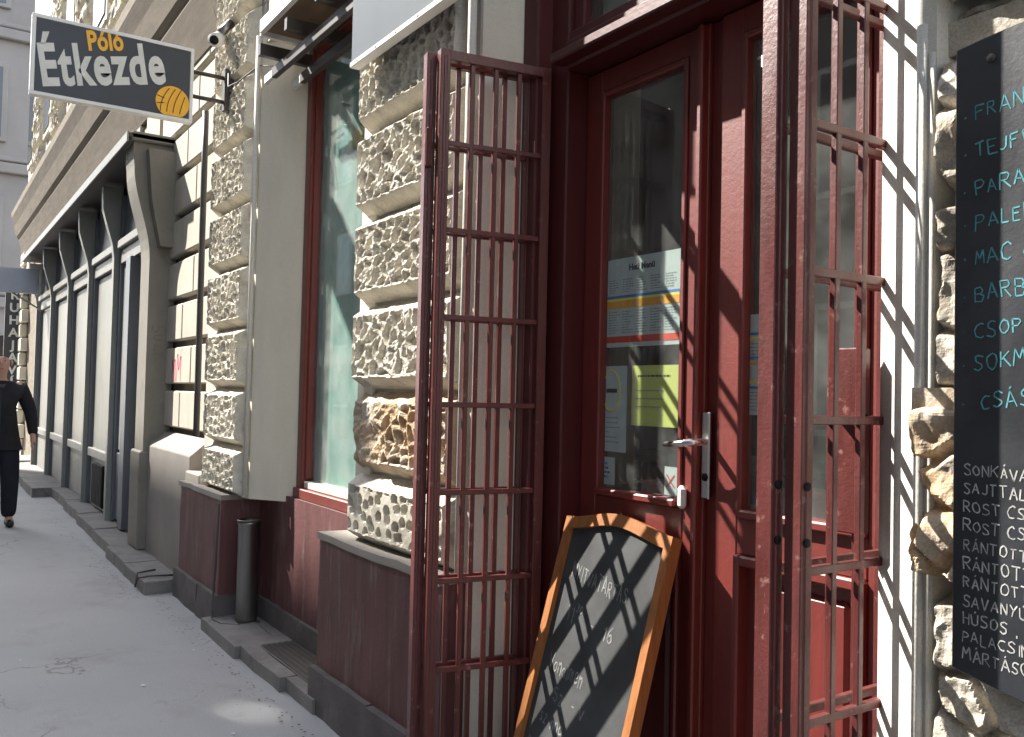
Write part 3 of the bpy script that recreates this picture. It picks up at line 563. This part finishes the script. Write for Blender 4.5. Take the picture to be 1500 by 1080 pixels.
for i, (a, b) in enumerate(zip(ed, ed[1:])):
    a2, b2 = a - .16, b + .16
    if i == 0: a2 = a - .02
    box('fascia', b2, a2, .13, .16, 3.02, 3.62, 'sfdark', SF, .004); box('cornice_rail', b2, a2, .06, .16, 2.93, 3.02, 'sf', SF, .01); box('head_rail', b2, a2, .10, .16, 2.78, 2.92, 'sf', SF, .006)
    if i == 0:
        box('door_panel', b2, b2 + .5, .13, .17, .85, 2.76, 'sf', SF, .004); box('apron', b2, b2 + .5, .12, .17, .14, .82, 'sfdark', SF, .006)
        box('door_post', b2 + .5, b2 + .72, .06, .18, .12, 2.78, 'sfdark', SF, .006)
        box('doorway', b2 + .72, a2, .24, .255, .1, 2.78, 'black', SF, 0); box('door_panel', b2 + .8, a2, .17, .2, .12, 1.9, 'sf', SF, .01); box('rail', b2 + .72, a2, .16, .2, 2.5, 2.58, 'sf', SF, .004)
    else:
        box('door_panel', b2, a2, .14, .17, .78, 2.76, 'sf', SF, .004); box('rail', b2, a2, .09, .17, .68, .78, 'sf', SF, .006); box('apron', b2, a2, .13, .17, .12, .68, 'sf', SF, .004)
        if i == 1:
            gl_ = box('cellar_grille', b2 + .35, b2 + 1.0, .10, .13, .16, .62, 'black', SF, .004)
            for q in range(7): box('grille_bar', b2 + .38 + q * .095, b2 + .395 + q * .095, .085, .10, .17, .61, 'darkmetal', gl_, 0)
# graffiti
tag(hand_text('graffiti', 'SGRRUS', (-7.38, .194, 1.60), (1, 0, 0), (0, 0, 1), .0, 'pink', None) if False else hand_text('graffiti', 'MM', (-7.93, .1835, 1.56), (1, 0, 0), (.1, 0, 1), .20, 'pink', None, .028, 3), 'pink spray scrawl on a pale smooth block above the grey base', 'graffiti')
tag(hand_text('graffiti', 'WSU2K', (-8.148, .05, 2.1), (0, .12, -1), (0, 1, .1), .10, 'graf', None, .008, 5), 'dark scribbled graffiti on the grey console post', 'graffiti')

# ================================================================== FAR STREET END
FB = thing('far_building', (-30, 2, 0), 'grey building across the far end of the street with tall windows', 'building')
box('wall', -33, -29.5, -1.4, 14, -.1, 24, 'far', FB, 0)
for zz in np.arange(4.6, 22, 3.9):
    box('string_course', -29.5, -29.3, -1.4, 14, zz - .9, zz - .6, 'far', FB, .03); box('string_course', -29.5, -29.38, -1.4, 14, zz - .55, zz - .4, 'far', FB, .03)
    for yy in np.arange(-1.0, 13, 2.3):
        f_ = box('window_frame', -29.5, -29.36, yy, yy + 1.25, zz, zz + 2.3, 'far', FB, .02); box('pane', -29.36, -29.345, yy + .14, yy + .58, zz + .12, zz + 2.15, 'greysign', f_, 0); box('pane', -29.36, -29.345, yy + .67, yy + 1.11, zz + .12, zz + 2.15, 'greysign', f_, 0)
for yy, m_ in ((-.9, 'wood'), (.0, 'stone'), (.9, 'stone')): box('shop_opening', -29.5, -29.4, yy, yy + .8, .1, 2.9, 'wood' if m_ == 'wood' else 'room', FB, .01)
# vertical shop sign
VS = thing('vertical_sign', (-21.85, .2, 1.2), 'tall narrow black sign with white vertical letters far down the street', 'sign')
box('sign_panel', -21.9, -21.8, -.12, .22, 1.2, 3.75, 'signface', VS, .01)
box('bracket', -21.88, -21.82, .22, .4, 3.3, 3.36, 'darkmetal', VS, .005); box('bracket', -21.88, -21.82, .22, .4, 1.5, 1.56, 'darkmetal', VS, .005)
for k, ch in enumerate('RUHAJAVÍT'):
    print_text('letter', ch, 'signwhite', VS, frameT((-21.79, .05, 3.33 - k * .268), (0, 1, 0), (0, 0, 1)), .26, .008, .002, align='CENTER')
BS = thing('box_sign', (-17, -.2, 3.25), 'plain pale blue-grey sign box sticking out over the far pavement', 'sign')
box('sign_panel', -17.08, -17.0, -.75, .03, 3.04, 3.46, 'boxsign', BS, .01); box('bracket', -17.06, -17.03, .03, .26, 3.2, 3.24, 'steel', BS, .004)
tube('stay', [(-17.04, .2, 2.7), (-17.04, -.35, 3.04)], .015, 'steel', BS, 6)
box_ = struct(rough_stone('doorstep', -19.5, -18.1, -.55, .3, 0, .14, 'kerb', None, 55))

# ================================================================== OPPOSITE SIDE (lights, shades and is mirrored)
def opp(x0, x1, h, label):
    T = thing('opposite_building', ((x0 + x1) / 2, -9.5, 0), label, 'building')
    box('wall', x0, x1, -20, -9.0, -.1, h, 'opp', T, 0)
    zz = 1.0
    while zz < h - 2.4:
        xx = x0 + .8
        while xx < x1 - 1.4:
            f_ = box('window_frame', xx, xx + 1.2, -9.0, -8.94, zz, zz + 2.0, 'white', T, 0); box('pane', xx + .1, xx + 1.1, -8.94, -8.93, zz + .1, zz + 1.9, 'oglass', f_, 0); xx += 2.7
        zz += 3.6
    return T
OB = opp(-33.5, -20.35, 16.4, 'tall plaster building opposite, beyond the left edge of the picture')
for a, b, c, d in ((-33.5, -21.52, 16.4, 18.55), (-21.52, -20.9, 17.55, 18.55), (-20.9, -20.35, 16.4, 18.55)): box('sun_gap_parapet', a, b, -9.25, -9.0, c, d, 'opp', OB, 0)  # added unseen parapet; height and gap shaped for shade line and sun patch
prism('sun_gap_parapet', [(-21.52, 16.4), (-20.9, 16.4), (-20.9, 16.95), (-21.52, 16.95)], 'y', -9.25, -9.0, 'opp', OB)
opp(-20.3, 14, 17.9, 'plaster building opposite the shop door, behind the camera')

# ================================================================== OBJECTS
# projecting sign
PS = thing('projecting_sign', (-5.9, 0, 3.45), 'charcoal projecting sign reading Póló Étkezde with a yellow ball', 'sign')
sx0, sx1, sy0, sy1, sz0, sz1 = -5.96, -5.90, -1.13, -.20, 3.215, 3.70
box('sign_panel', sx0 + .004, sx1 - .004, sy0 + .01, sy1 - .01, sz0 + .01, sz1 - .01, 'signface', PS, 0)
for a, b, c, d in ((sy0, sy1, sz0, sz0 + .022), (sy0, sy1, sz1 - .022, sz1), (sy0, sy0 + .022, sz0 + .022, sz1 - .022), (sy1 - .022, sy1, sz0 + .022, sz1 - .022)): box('sign_frame', sx0, sx1, a, b, c, d, 'alu', PS, .003)
RT, UP = (0, .974, .227), (0, -.165, .986)
def slanted(o, r, u):
    T = Matrix((Vector(r), Vector(u), Vector(r).cross(Vector(u)).normalized())).transposed().to_4x4(); T.translation = Vector(o); return T
print_text('lettering', 'Étkezde', 'signwhite', PS, slanted((sx1 - .003, -1.06, 3.268), RT, UP), .3, .009, .001, spacing=1.1, fit=(.715, .325))
print_text('lettering', 'Póló', 'signyellow', PS, slanted((sx1 - .003, -.82, 3.54), RT, UP), .15, .005, .001, spacing=1.05, fit=(.205, .125))
bc = (-.325, 3.325); br = .108
def disc(r, xo, m, nm, th=.001):
    pts = []
    for k in range(40):
        a = 2 * math.pi * k / 40; y_ = min(bc[0] + r * math.cos(a), sy1 - .024); z_ = max(bc[1] + r * math.sin(a), sz0 + .024); pts.append((y_, z_))
    return prism(nm, pts, 'x', xo, xo + th, m, PS)
disc(br, sx1 - .003, 'signface', 'ball'); disc(br * .955, sx1 - .0015, 'signyellow', 'ball')
for off, curve in ((-.035, -.03), (.0, -.025), (.035, -.02), (.07, -.01)):
    pts = []
    for t in np.linspace(-.98, .98, 12):
        y_ = bc[0] + off + curve * (1 - t * t) + .03 * t; z_ = bc[1] + br * t
        if (y_ - bc[0]) ** 2 + (z_ - bc[1]) ** 2 < (br * .97) ** 2 and y_ < sy1 - .026 and z_ > sz0 + .026: pts.append((sx1 - .0003, y_, z_))
    if len(pts) > 2: tube('ball_seam', pts, .0028, 'signface', PS, 4)
for z_ in (.03, -.02): tube('ball_seam', [(sx1 - .0003, bc[0] - br * .9, bc[1] + z_), (sx1 - .0003, bc[0] - .05, bc[1] + z_ * .6)], .0028, 'signface', PS, 4)
for z_ in (3.56, 3.40): tube('bracket_arm', [(-5.93, -.2, z_), (-5.93, .05, z_)], .014, 'darkmetal', PS, 8)
box('bracket_plate', -5.96, -5.90, .0, .06, 3.34, 3.62, 'darkmetal', PS, .004)
# security camera
SC = thing('security_camera', (-5.95, .02, 3.85), 'small white bullet camera fixed to the roughened stone above the sign', 'camera')
tube('camera_body', [(-6.02, .0, 3.86), (-5.93, -.07, 3.80)], .045, 'alu', SC, 14); tube('lens', [(-5.93, -.07, 3.80), (-5.925, -.074, 3.797)], .03, 'black', SC, 14); tube('mount', [(-5.97, .05, 3.96), (-5.97, -.02, 3.87)], .03, 'steel', SC, 8)
# downpipe / cable on the wall
tag(tube('drain_cable', [(-6.36, -.0, 3.45), (-6.35, .0, 3.0), (-6.34, .0, 2.2), (-6.33, .0, 1.5), (-6.33, .0, 1.17)], .022, 'cable', None, 8), 'thick dark cable running down beside the roughened pilaster', 'cable')
tag(tube('thin_wire', [(-5.9, .02, 3.6), (-5.75, -.02, 3.45), (-5.55, -.02, 3.42), (-5.45, .08, 3.52), (-5.2, .12, 3.45)], .004, 'cable', None, 5), 'thin wire looping from the sign bracket to the window rails', 'wire')
tag(tube('ground_cable', [(-5.675, -.012, .78), (-5.68, -.02, .4), (-5.69, -.03, .12), (-5.62, -.05, .075), (-5.5, -.03, .07), (-5.42, .06, .068), (-5.5, .1, .068)], .006, 'cable', None, 6), 'thin dark cable hanging down the plum base and coiled on the step', 'cable')
tag(tube('ground_cable', [(-6.95, .06, .1), (-6.95, -.15, .11), (-7.0, -.215, .09), (-7.05, -.22, .02), (-7.1, -.2, .11), (-7.2, -.05, .105)], .007, 'cable', None, 6), 'black loop of cable lying over the edge of the foundation stones', 'cable')
# ashtray tube
AT = thing('steel_bin', (-5.55, .22, .06), 'tall narrow stainless steel tube bin standing in the recess below the window', 'bin')
bm = bmesh.new()
rad = .066; rings = []
for zz, rr in ((.077, rad * .96), (.085, rad), (.665, rad), (.67, rad * 1.05), (.695, rad * 1.05), (.695, rad * .9), (.64, rad * .9)):
    rings.append([bm.verts.new((-5.495 + rr * math.cos(2 * math.pi * k / 32), .125 + rr * math.sin(2 * math.pi * k / 32), zz)) for k in range(32)])
for a, b in zip(rings, rings[1:]):
    for k in range(32): bm.faces.new((a[k], a[(k + 1) % 32], b[(k + 1) % 32], b[k]))
fin('bin_body', bm, 'steel', AT, None, True)
tube('bin_rim', [(-5.495 + rad * 1.03 * math.cos(a), .125 + rad * 1.03 * math.sin(a), .69) for a in np.linspace(0, 2 * math.pi, 33)], .008, 'darkmetal', AT, 6)
box('bin_base', -5.565, -5.425, .06, .19, .066, .076, 'darkmetal', AT, .002)
# flat ridged plate laid where the step shows dark patches
GT = thing('ridged_plate', (-4.6, .2, .06), 'dark flat ridged grate set in the step between the plum bases', 'plate')
box('plate_base', -4.9, -4.06, .02, .22, .066, .080, 'darkmetal', GT, .002)
for k in range(6): box('plate_ridge', -4.9, -4.06, .026 + k * .032, .050 + k * .032, .080, .083, 'darkmetal', GT, 0)
# metal frame in the window head
WF = thing('awning_frame', (-4.7, .2, 3.5), 'dark steel awning rails with a wooden box filling the window head', 'awning')
box('rail', -5.17, -3.3, .07, .105, 3.36, 3.42, 'darkmetal', WF, .003); box('rail', -5.10, -3.3, .22, .255, 3.34, 3.40, 'darkmetal', WF, .003)
box('rail_tip', -5.32, -5.17, .075, .10, 3.365, 3.415, 'alu', WF, .002); box('rail_tip', -5.24, -5.10, .225, .25, 3.345, 3.395, 'alu', WF, .002)
for x_ in (-5.15, -4.70, -4.25, -3.8): box('cross_bar', x_, x_ + .045, -.02, .34, 3.46, 3.53, 'darkmetal', WF, .003)
box('box_panel', -5.10, -3.4, .0, .38, 3.60, 3.63, 'wood', WF, .003); box('box_edge', -5.13, -5.10, -.02, .38, 3.57, 3.66, 'alu', WF, .003); box('box_edge', -5.10, -3.4, -.03, .0, 3.58, 3.66, 'alu', WF, .003)
# big sign board over the pier
GS = thing('sign_board', (-3.2, -.03, 2.95), 'pale blue-grey metal sign board fixed above the rusticated pier', 'sign')
box('sign_panel', -3.68, -2.76, -.055, -.02, 2.97, 4.2, 'greysign', GS, .003); box('sign_lip', -3.68, -2.76, -.062, -.015, 2.945, 2.97, 'alu', GS, .003)
for k in range(5): tube('screw', [(-3.6 + k * .19, -.063, 2.957), (-3.6 + k * .19, -.060, 2.957)], .006, 'darkmetal', GS, 8)
prism('sign_emblem', [(-2.86, 3.02), (-2.79, 2.99), (-2.78, 3.1), (-2.84, 3.09)], 'y', -.0575, -.0555, 'signyellow', GS)
# pavement chalkboard leaning on the door
CB = thing('chalkboard', (-2.2, .05, .12), 'arched pavement chalkboard in an orange wooden frame leaning on the shop door', 'chalkboard')
bx0, bx1 = -2.46, -1.94; lean_o = Vector((0, .03, .12)); upv = Vector((0, .27, .95)).normalized(); nv = Vector((0, -upv.z, upv.y))
def CP(x, s, d): v = lean_o + upv * s + nv * d; return (x, v.y, v.z)
Hh = .955
def cboard(outline, d0, d1, nm, m, par=CB):
    bm = bmesh.new(); A = [bm.verts.new(CP(x, s, d0)) for x, s in outline]; Bv = [bm.verts.new(CP(x, s, d1)) for x, s in outline]; n = len(outline)
    bm.faces.new(A); bm.faces.new(Bv[::-1])
    for i in range(n): bm.faces.new((A[i], Bv[i], Bv[(i + 1) % n], A[(i + 1) % n]))
    bmesh.ops.recalc_face_normals(bm, faces=bm.faces); return fin(nm, bm, m, par)
def arch(x): t = (x - bx0) / (bx1 - bx0) * 2 - 1; return 1.0 + .036 * (.5 + .5 * math.cos(t * math.pi))
xs_ = list(np.linspace(bx0 + .03, bx1 - .03, 24))
cboard([(bx0 + .03, .0)] + [(x, arch(x) - .035) for x in xs_] + [(bx1 - .03, .0)], .0, .012, 'slate_face', 'slate')
cboard([(bx0, -.12), (bx0 + .03, -.12), (bx0 + .03, arch(bx0 + .03)), (bx0, arch(bx0))], -.012, .03, 'frame_stile', 'oak'); cboard([(bx1 - .03, -.12), (bx1, -.12), (bx1, arch(bx1)), (bx1 - .03, arch(bx1 - .03))], -.012, .03, 'frame_stile', 'oak')
cboard([(x, arch(x) - .04) for x in xs_] + [(x, arch(x)) for x in xs_[::-1]], -.010, .028, 'frame_top', 'oak')
cboard([(bx0 + .03, -.02), (bx1 - .03, -.02), (bx1 - .03, .02), (bx0 + .03, .02)], -.010, .028, 'frame_bottom', 'oak')
for k, (tx, s, sz, off, wx_) in enumerate((('NYITVATARTÁS', .80, .050, .05, .58), ('11    -  16', .665, .055, .07, .75), ('30', .70, .025, .115, .8), ('Vonalmenü', .50, .050, .04, .62), ('Sz  - V', .41, .040, .10, .9), ('szünnap', .335, .042, .06, .7), ('Rendelése', .22, .055, .03, .62), ('Házhoz', .10, .05, .05, .7))):
    o_ = CP(bx0 + .03 + off, s, .0128); hand_text('chalk_lettering', tx, o_, Vector((1, 0, 0)) - upv * .12, upv, sz, 'chalk_dim', CB, .0045, 20 + k, xmax=.42, wx=wx_)
# menu blackboard on the right wall
rough_stone('patched_stone', -1.02, -.93, .02, .1, 1.475, 1.535, 'orange', B, 61)
MB = thing('menu_board', (-.4, -.08, 1.6), 'tall black menu board with handwritten dishes hung on the rough stone wall', 'chalkboard')
mx0, mx1, my, mzt = -.912, .02, -.020, 2.13
prof_ = [(mx0, 1.03), (mx0 + .0, 2.185)]
out = [(mx0, 1.02)] + [(mx0, 2.165)] + [(mx0 + t, 2.165 + .03 * math.sin(t / .915 * math.pi) ** .8) for t in np.linspace(.05, .865, 12)] + [(mx1, 2.165), (mx1, 1.02)] + [(mx1 - t, 1.02 - .06 * math.sin(t / .915 * math.pi) ** .8) for t in np.linspace(.05, .865, 12)]
prism('board_panel', out, 'y', my, my + .012, 'slate2', MB, bev=.003)
for (x_, z_) in ((-.845, 2.11), (-.06, 2.11)):
    tube('screw', [(x_, my - .003, z_ + .02), (x_, my, z_ + .02)], .008, 'darkmetal', MB, 12); tube('spacer', [(x_, my + .012, z_), (x_, .05, z_)], .02, 'steel', MB, 8)
hand_text('chalk_lettering', 'MENÜ', (-.775, my - .0006, 2.125), (1, 0, 0), (0, 0, 1), .06, 'chalk', MB, .007, 77)
dishes = [('. FRANKFURTI', 1.985), ('. TEJFÖLÖS', 1.915), ('. PARADICSOM', 1.845), ('. PALERMÓI', 1.782), ('. MAC & CHEESE', 1.718), ('. BARBECUE', 1.650), ('. CSOPAKI', 1.585), ('. SOKMAGVAS', 1.525), ('.  CSÁSZÁR', 1.455)]
for k, (tx, z_) in enumerate(dishes): hand_text('chalk_lettering', tx, (-.896, my - .0006, z_ + .036), (1, 0, .10), (-.05, 0, 1), .027, 'chalk_blue', MB, .0026, 100 + k)
for k, (tx, z_) in enumerate((('SONKÁVAL', 1.345), ('SAJTTAL', 1.312), ('ROST CSIRKE', 1.277), ('ROST CSIRKE', 1.243), ('RÁNTOTT SAJT', 1.208), ('RÁNTOTT SERTÉS', 1.174), ('RÁNTOTT CSIRKE', 1.142), ('SAVANYÚ', 1.108), ('HÚSOS , RAKOTT', 1.076), ('PALACSINTA', 1.044), ('MÁRTÁSOK', 1.012))):
    hand_text('chalk_lettering', tx, (-.890, my - .0006, z_ + .03), (1, 0, -.03), (0, 0, 1), .020, 'chalk', MB, .0023, 140 + k)
# notices on the door glass (inside)
def notice(name, x0, x1, z0, z1, m, label, y=.384):
    T = thing(name, ((x0 + x1) / 2, y, z0), label, 'notice'); box('sheet', x0, x1, y, y + .0015, z0, z1, m, T, 0); return T
def rows(T, x0, x1, z0, z1, n, m, th=.003, y=.3832, ragged=.4, seed=0):
    rng = random.Random(seed); bm = bmesh.new()
    for k in range(n):
        z_ = z1 - (z1 - z0) * (k + .5) / n; e = x1 - (x1 - x0) * rng.random() * ragged; xx = x0
        while xx < e:
            w_ = min(rng.uniform(.006, .018), e - xx); bm_box(bm, xx, xx + w_, y, y + .0006, z_ - th / 2, z_ + th / 2); xx += w_ + .004
    o = fin('printed_lines', bm, m, T); return o
n1 = notice('menu_poster', -2.40, -2.035, 1.675, 1.98, 'paper', 'white printed menu sheet with blue, orange and red bands on the door glass')
print_text('lettering', 'Heti Menü', 'ink', n1, frameT((-2.22, .3830, 1.935), (1, 0, 0), (0, 0, 1)), .030, .001, .0003, align='CENTER')
for a, b, m_ in ((1.842, 1.852, 'inkblue'), (1.834, 1.842, 'inkyellow'), (1.808, 1.834, 'inkorange'), (1.690, 1.712, 'inkred')): box('band', -2.395, -2.04, .3828, .384, a, b, m_, n1, 0)
for q in range(5):
    rows(n1, -2.385 + q * .07, -2.33 + q * .07, 1.86, 1.91, 6, 'inkgrey', seed=q); rows(n1, -2.385 + q * .07, -2.33 + q * .07, 1.72, 1.80, 9, 'inkgrey', seed=q + 9)
n2 = notice('yellow_notice', -2.26, -2.04, 1.41, 1.61, 'yellow', 'yellow paper notice below the menu sheet on the door glass')
rows(n2, -2.23, -2.06, 1.56, 1.59, 1, 'ink', .006, seed=4); rows(n2, -2.24, -2.06, 1.46, 1.54, 3, 'inkgrey', .004, seed=5)
n3 = notice('white_notice', -2.44, -2.285, 1.315, 1.61, 'paper', 'tall white leaflet with a yellow ring at the left of the door glass')
bm = bmesh.new(); bm_tube(bm, [(-2.362 + .045 * math.cos(a), .3835, 1.525 + .07 * math.sin(a)) for a in np.linspace(0, 2 * math.pi, 40)], .003, 4, False); fin('ring', bm, 'inkyellow', n3)
box('print_bar', -2.39, -2.335, .3830, .3838, 1.518, 1.532, 'ink', n3, 0); rows(n3, -2.42, -2.31, 1.34, 1.44, 6, 'inkgrey', .003, seed=8, ragged=.6)
n4 = notice('small_notice', -2.43, -2.34, 1.20, 1.295, 'paper', 'small sheet with blue print in the bottom left corner of the door glass'); rows(n4, -2.42, -2.35, 1.22, 1.28, 4, 'inkblue', .008, seed=2)
n5 = notice('menu_poster', -1.775, -1.64, 1.46, 1.75, 'paper', 'striped menu sheet taped on the right door leaf behind the gate')
for k, (z_, m_) in enumerate(((1.69, 'inkblue'), (1.675, 'inkyellow'), (1.62, 'inkblue'), (1.605, 'inkorange'), (1.55, 'inkyellow'), (1.535, 'inkblue'))): box('band', -1.77, -1.645, .3828, .384, z_, z_ + .008, m_, n5, 0)
rows(n5, -1.765, -1.65, 1.47, 1.53, 6, 'inkgrey', seed=12); rows(n5, -1.765, -1.65, 1.63, 1.67, 4, 'inkgrey', seed=13)
n6 = notice('card_notice', -2.095, -2.035, 1.195, 1.285, 'paper', 'little white card with a red cross at the right foot of the door glass')
for sgn in (-1, 1): beam('cross_stroke', (-2.085, .383, 1.24 - sgn * .02), (-2.05, .383, 1.24 + sgn * .02), .0006, .004, 'inkred', n6, up=(0, 0, 1), bev=0)
# goods on a shelf inside the door
box('shelf', -2.5, -1.26, .45, .75, 1.12, 1.15, 'wood', B, .003)
for k, (x_, w_, h_, m_, lb_) in enumerate(((-2.30, .12, .07, 'box2', 'pink covered stack of books on the shelf inside the door'), (-2.17, .10, .17, 'box1', 'teal carton standing on the shelf behind the door glass'), (-2.06, .07, .13, 'paper', 'white carton at the end of the shelf behind the door glass'), (-1.7, .12, .1, 'box2', 'reddish box on the shelf behind the right door leaf'))):
    T = thing('shop_carton', (x_ + w_ / 2, .52, 1.15), lb_, 'carton'); box('carton_body', x_, x_ + w_, .47, .57, 1.15, 1.15 + h_ * .8, m_, T, .003); box('carton_lid', x_ - .002, x_ + w_ + .002, .468, .572, 1.15 + h_ * .8, 1.15 + h_, m_, T, .002)
T = thing('counter', (-2.4, 2.6, .1), 'dark wooden counter inside the shop', 'counter'); box('counter_body', -4.5, -1.0, 2.3, 2.8, .1, 1.1, 'wood', T, .01); box('counter_top', -4.55, -.95, 2.25, 2.85, 1.1, 1.15, 'paper', T, .01)
T = thing('ceiling_light', (-3.2, 1.9, 3.6), 'row of small lit spotlights inside the shop', 'lamp')
for k in range(3): tube('spotlight', [(-3.4 + k * .2, 1.9, 3.25), (-3.4 + k * .2, 1.9, 3.2)], .025, 'lamp', T, 12)
box('light_track', -3.6, -2.8, 1.88, 1.92, 3.25, 3.28, 'darkmetal', T, .003)

# small litter on the pavement
rng = random.Random(11)
for k, (x_, y_) in enumerate(((-4.75, -.62), (-3.9, -.42), (-5.5, -1.1), (-5.25, -.25))):
    bm = bmesh.new(); bmesh.ops.create_icosphere(bm, subdivisions=1, radius=.009 if k else .013)
    for v in bm.verts: v.co.z *= .25; v.co.x *= rng.uniform(.7, 1.3)
    bmesh.ops.translate(bm, verts=bm.verts, vec=(x_, y_, .006)); o = fin('chewing_gum', bm, 'paper', None)
    tag(o, ('white flattened gum spot on the open grey pavement', 'pale gum spot on the pavement near the front plum base', 'pale gum spot farthest out on the grey pavement', 'pale gum spot beside the foundation stones')[k], 'litter', 'gum spots on the pavement')
dl = bmesh.new()
for k in range(420):
    x_ = -rng.uniform(3.6, 14); y_ = (-.13 if x_ > -6.7 else -.24) - abs(rng.gauss(0, .05)); r_ = rng.uniform(.003, .009); a_ = rng.uniform(0, 6.28)
    vs_ = [dl.verts.new((x_ + r_ * math.cos(a_ + q) * (1 if q % 2 else .6), y_ + r_ * math.sin(a_ + q), .006 + (.004 if q == 2 else 0))) for q in (0, 1.6, 3.1, 4.7)]
    dl.faces.new(vs_)
dd = fin('dirt_litter', dl, 'cable', None); dd['kind'] = 'stuff'; dd['label'] = 'small dark grit and leaf bits along the foot of the wall'
# ================================================================== PERSON
def skinned(name, J, E, m, parent, sub=2, root=0):
    me = bpy.data.meshes.new(name); me.from_pydata([j[:3] for j in J], E, []); o = bpy.data.objects.new('s', me); COL.objects.link(o)
    sk = o.modifiers.new('k', 'SKIN'); sk.use_smooth_shade = True
    for i, j in enumerate(J):
        r = j[3]; me.skin_vertices[0].data[i].radius = r if isinstance(r, tuple) else (r, r); me.skin_vertices[0].data[i].use_root = (i == root)
    ss = o.modifiers.new('s', 'SUBSURF'); ss.levels = sub; ss.render_levels = sub
    bpy.context.view_layer.update(); m2 = bpy.data.meshes.new_from_object(o.evaluated_get(bpy.context.evaluated_depsgraph_get())); bpy.data.objects.remove(o)
    m2.name = name; m2.materials.clear(); return link(name, m2, m, parent, smooth=True)
PX, PY = -10.75, -.90
MAN = thing('person', (PX, PY, 0), 'bald man in black jacket and dark trousers walking towards the camera', 'person')
def W(p): # local: x = forward (towards camera), y = person's left, z up
    return (PX + p[0] * 1.06, PY + p[1] * 1.08, p[2] * 1.06)
def WJ(L): return [(*W(p[:3]), p[3]) for p in L]
# body: pelvis, spine, neck, head, arms with hands, legs
body = [(0, 0, .93, .12), (0, 0, 1.12, .125), (0, 0, 1.34, .12), (.0, 0, 1.46, .055), (.01, 0, 1.50, .066), (.035, 0, 1.565, .08), (.03, 0, 1.63, .10), (.02, 0, 1.69, .088),
        (0, .19, 1.40, .05), (-.03, .27, 1.14, .042), (.04, .30, .90, .03), (.05, .305, .82, .03),
        (0, -.19, 1.40, .05), (.03, -.27, 1.14, .042), (.10, -.30, .92, .03), (.12, -.305, .84, .03),
        (.02, .10, .86, .09), (.04, .11, .48, .06), (-.04, .12, .10, .04), (0.06, .13, .04, .04), (.0, -.10, .86, .09), (.14, -.11, .50, .06), (.22, -.12, .12, .04), (.32, -.13, .05, .04)]
bE = [(0, 1), (1, 2), (2, 3), (3, 4), (4, 5), (5, 6), (6, 7), (2, 8), (8, 9), (9, 10), (10, 11), (2, 12), (12, 13), (13, 14), (14, 15), (0, 16), (16, 17), (17, 18), (18, 19), (0, 20), (20, 21), (21, 22), (22, 23)]
skinned('body', WJ(body), bE, 'skin', MAN)
jk = [(0, 0, .80, (.19, .15)), (.02, 0, .98, (.225, .18)), (.02, 0, 1.18, (.225, .17)), (0, 0, 1.33, (.17, .13)), (0, 0, 1.45, (.105, .10)), (0, .19, 1.37, .095), (-.03, .28, 1.14, .068), (.03, .305, .90, .052), (0, -.19, 1.37, .095), (.03, -.28, 1.14, .068), (.09, -.305, .93, .052)]
skinned('jacket', WJ(jk), [(0, 1), (1, 2), (2, 3), (3, 4), (3, 5), (5, 6), (6, 7), (3, 8), (8, 9), (9, 10)], 'jacket', MAN, root=1)
tr = [(0, 0, .90, (.16, .14)), (.02, .10, .80, .115), (.04, .115, .46, .095), (-.04, .12, .08, .078), (.0, -.10, .80, .115), (.14, -.11, .48, .095), (.20, -.12, .10, .078)]
skinned('trousers', WJ(tr), [(0, 1), (1, 2), (2, 3), (0, 4), (4, 5), (5, 6)], 'trousers', MAN)
for nm, sh in (('shoe', [(-.10, .12, .05, .045), (.0, .125, .045, .05), (.13, .13, .032, .038)]), ('shoe', [(.14, -.12, .06, .045), (.24, -.125, .05, .05), (.37, -.13, .04, .038)])):
    skinned(nm, WJ(sh), [(0, 1), (1, 2)], 'shoe', MAN)
for sgn, hb in ((1, (.05, .305, .82)), (-1, (.12, -.305, .84))):
    for k in range(4):
        yk = (-.03 + .02 * k) * .8; Lf = (.06, .07, .066, .052)[k]
        skinned('finger', WJ([(hb[0] + yk, hb[1], hb[2] - .01, .010), (hb[0] + yk + .008, hb[1] - sgn * .004, hb[2] - .01 - Lf * .5, .009), (hb[0] + yk + .018, hb[1] - sgn * .014, hb[2] - .01 - Lf, .007)]), [(0, 1), (1, 2)], 'skin', MAN, 1)
    skinned('thumb', WJ([(hb[0] + .02, hb[1] - sgn * .01, hb[2] + .03, .011), (hb[0] + .045, hb[1] - sgn * .02, hb[2], .010), (hb[0] + .05, hb[1] - sgn * .022, hb[2] - .03, .008)]), [(0, 1), (1, 2)], 'skin', MAN, 1)
beam('jacket_zip', W((.235, .0, .84)), W((.20, .0, 1.36)), .010, .006, 'shoe', MAN)
prism('shirt_collar', [(PY - .05, 1.50), (PY + .05, 1.50), (PY, 1.40)], 'x', PX + .12, PX + .135, 'cable', MAN)
skinned('nose', WJ([(.105, 0, 1.65, .009), (.13, 0, 1.615, .015), (.118, 0, 1.60, .012)]), [(0, 1), (1, 2)], 'skin', MAN, 1)
for sgn in (1, -1):
    skinned('ear', WJ([(.02, sgn * .092, 1.655, .012), (.015, sgn * .10, 1.63, .012), (.02, sgn * .093, 1.60, .009)]), [(0, 1), (1, 2)], 'skin', MAN, 1)
    skinned('eye', WJ([(.107, sgn * .033 - .006, 1.645, .009), (.107, sgn * .033 + .006, 1.645, .009)]), [(0, 1)], 'eye', MAN, 1)
    skinned('eyebrow', WJ([(.113, sgn * .018, 1.672, .0035), (.110, sgn * .045, 1.673, .003)]), [(0, 1)], 'hair', MAN, 1)
skinned('mouth', WJ([(.105, -.026, 1.565, .006), (.111, 0, 1.566, .007), (.105, .026, 1.565, .006)]), [(0, 1), (1, 2)], 'lips', MAN, 1)
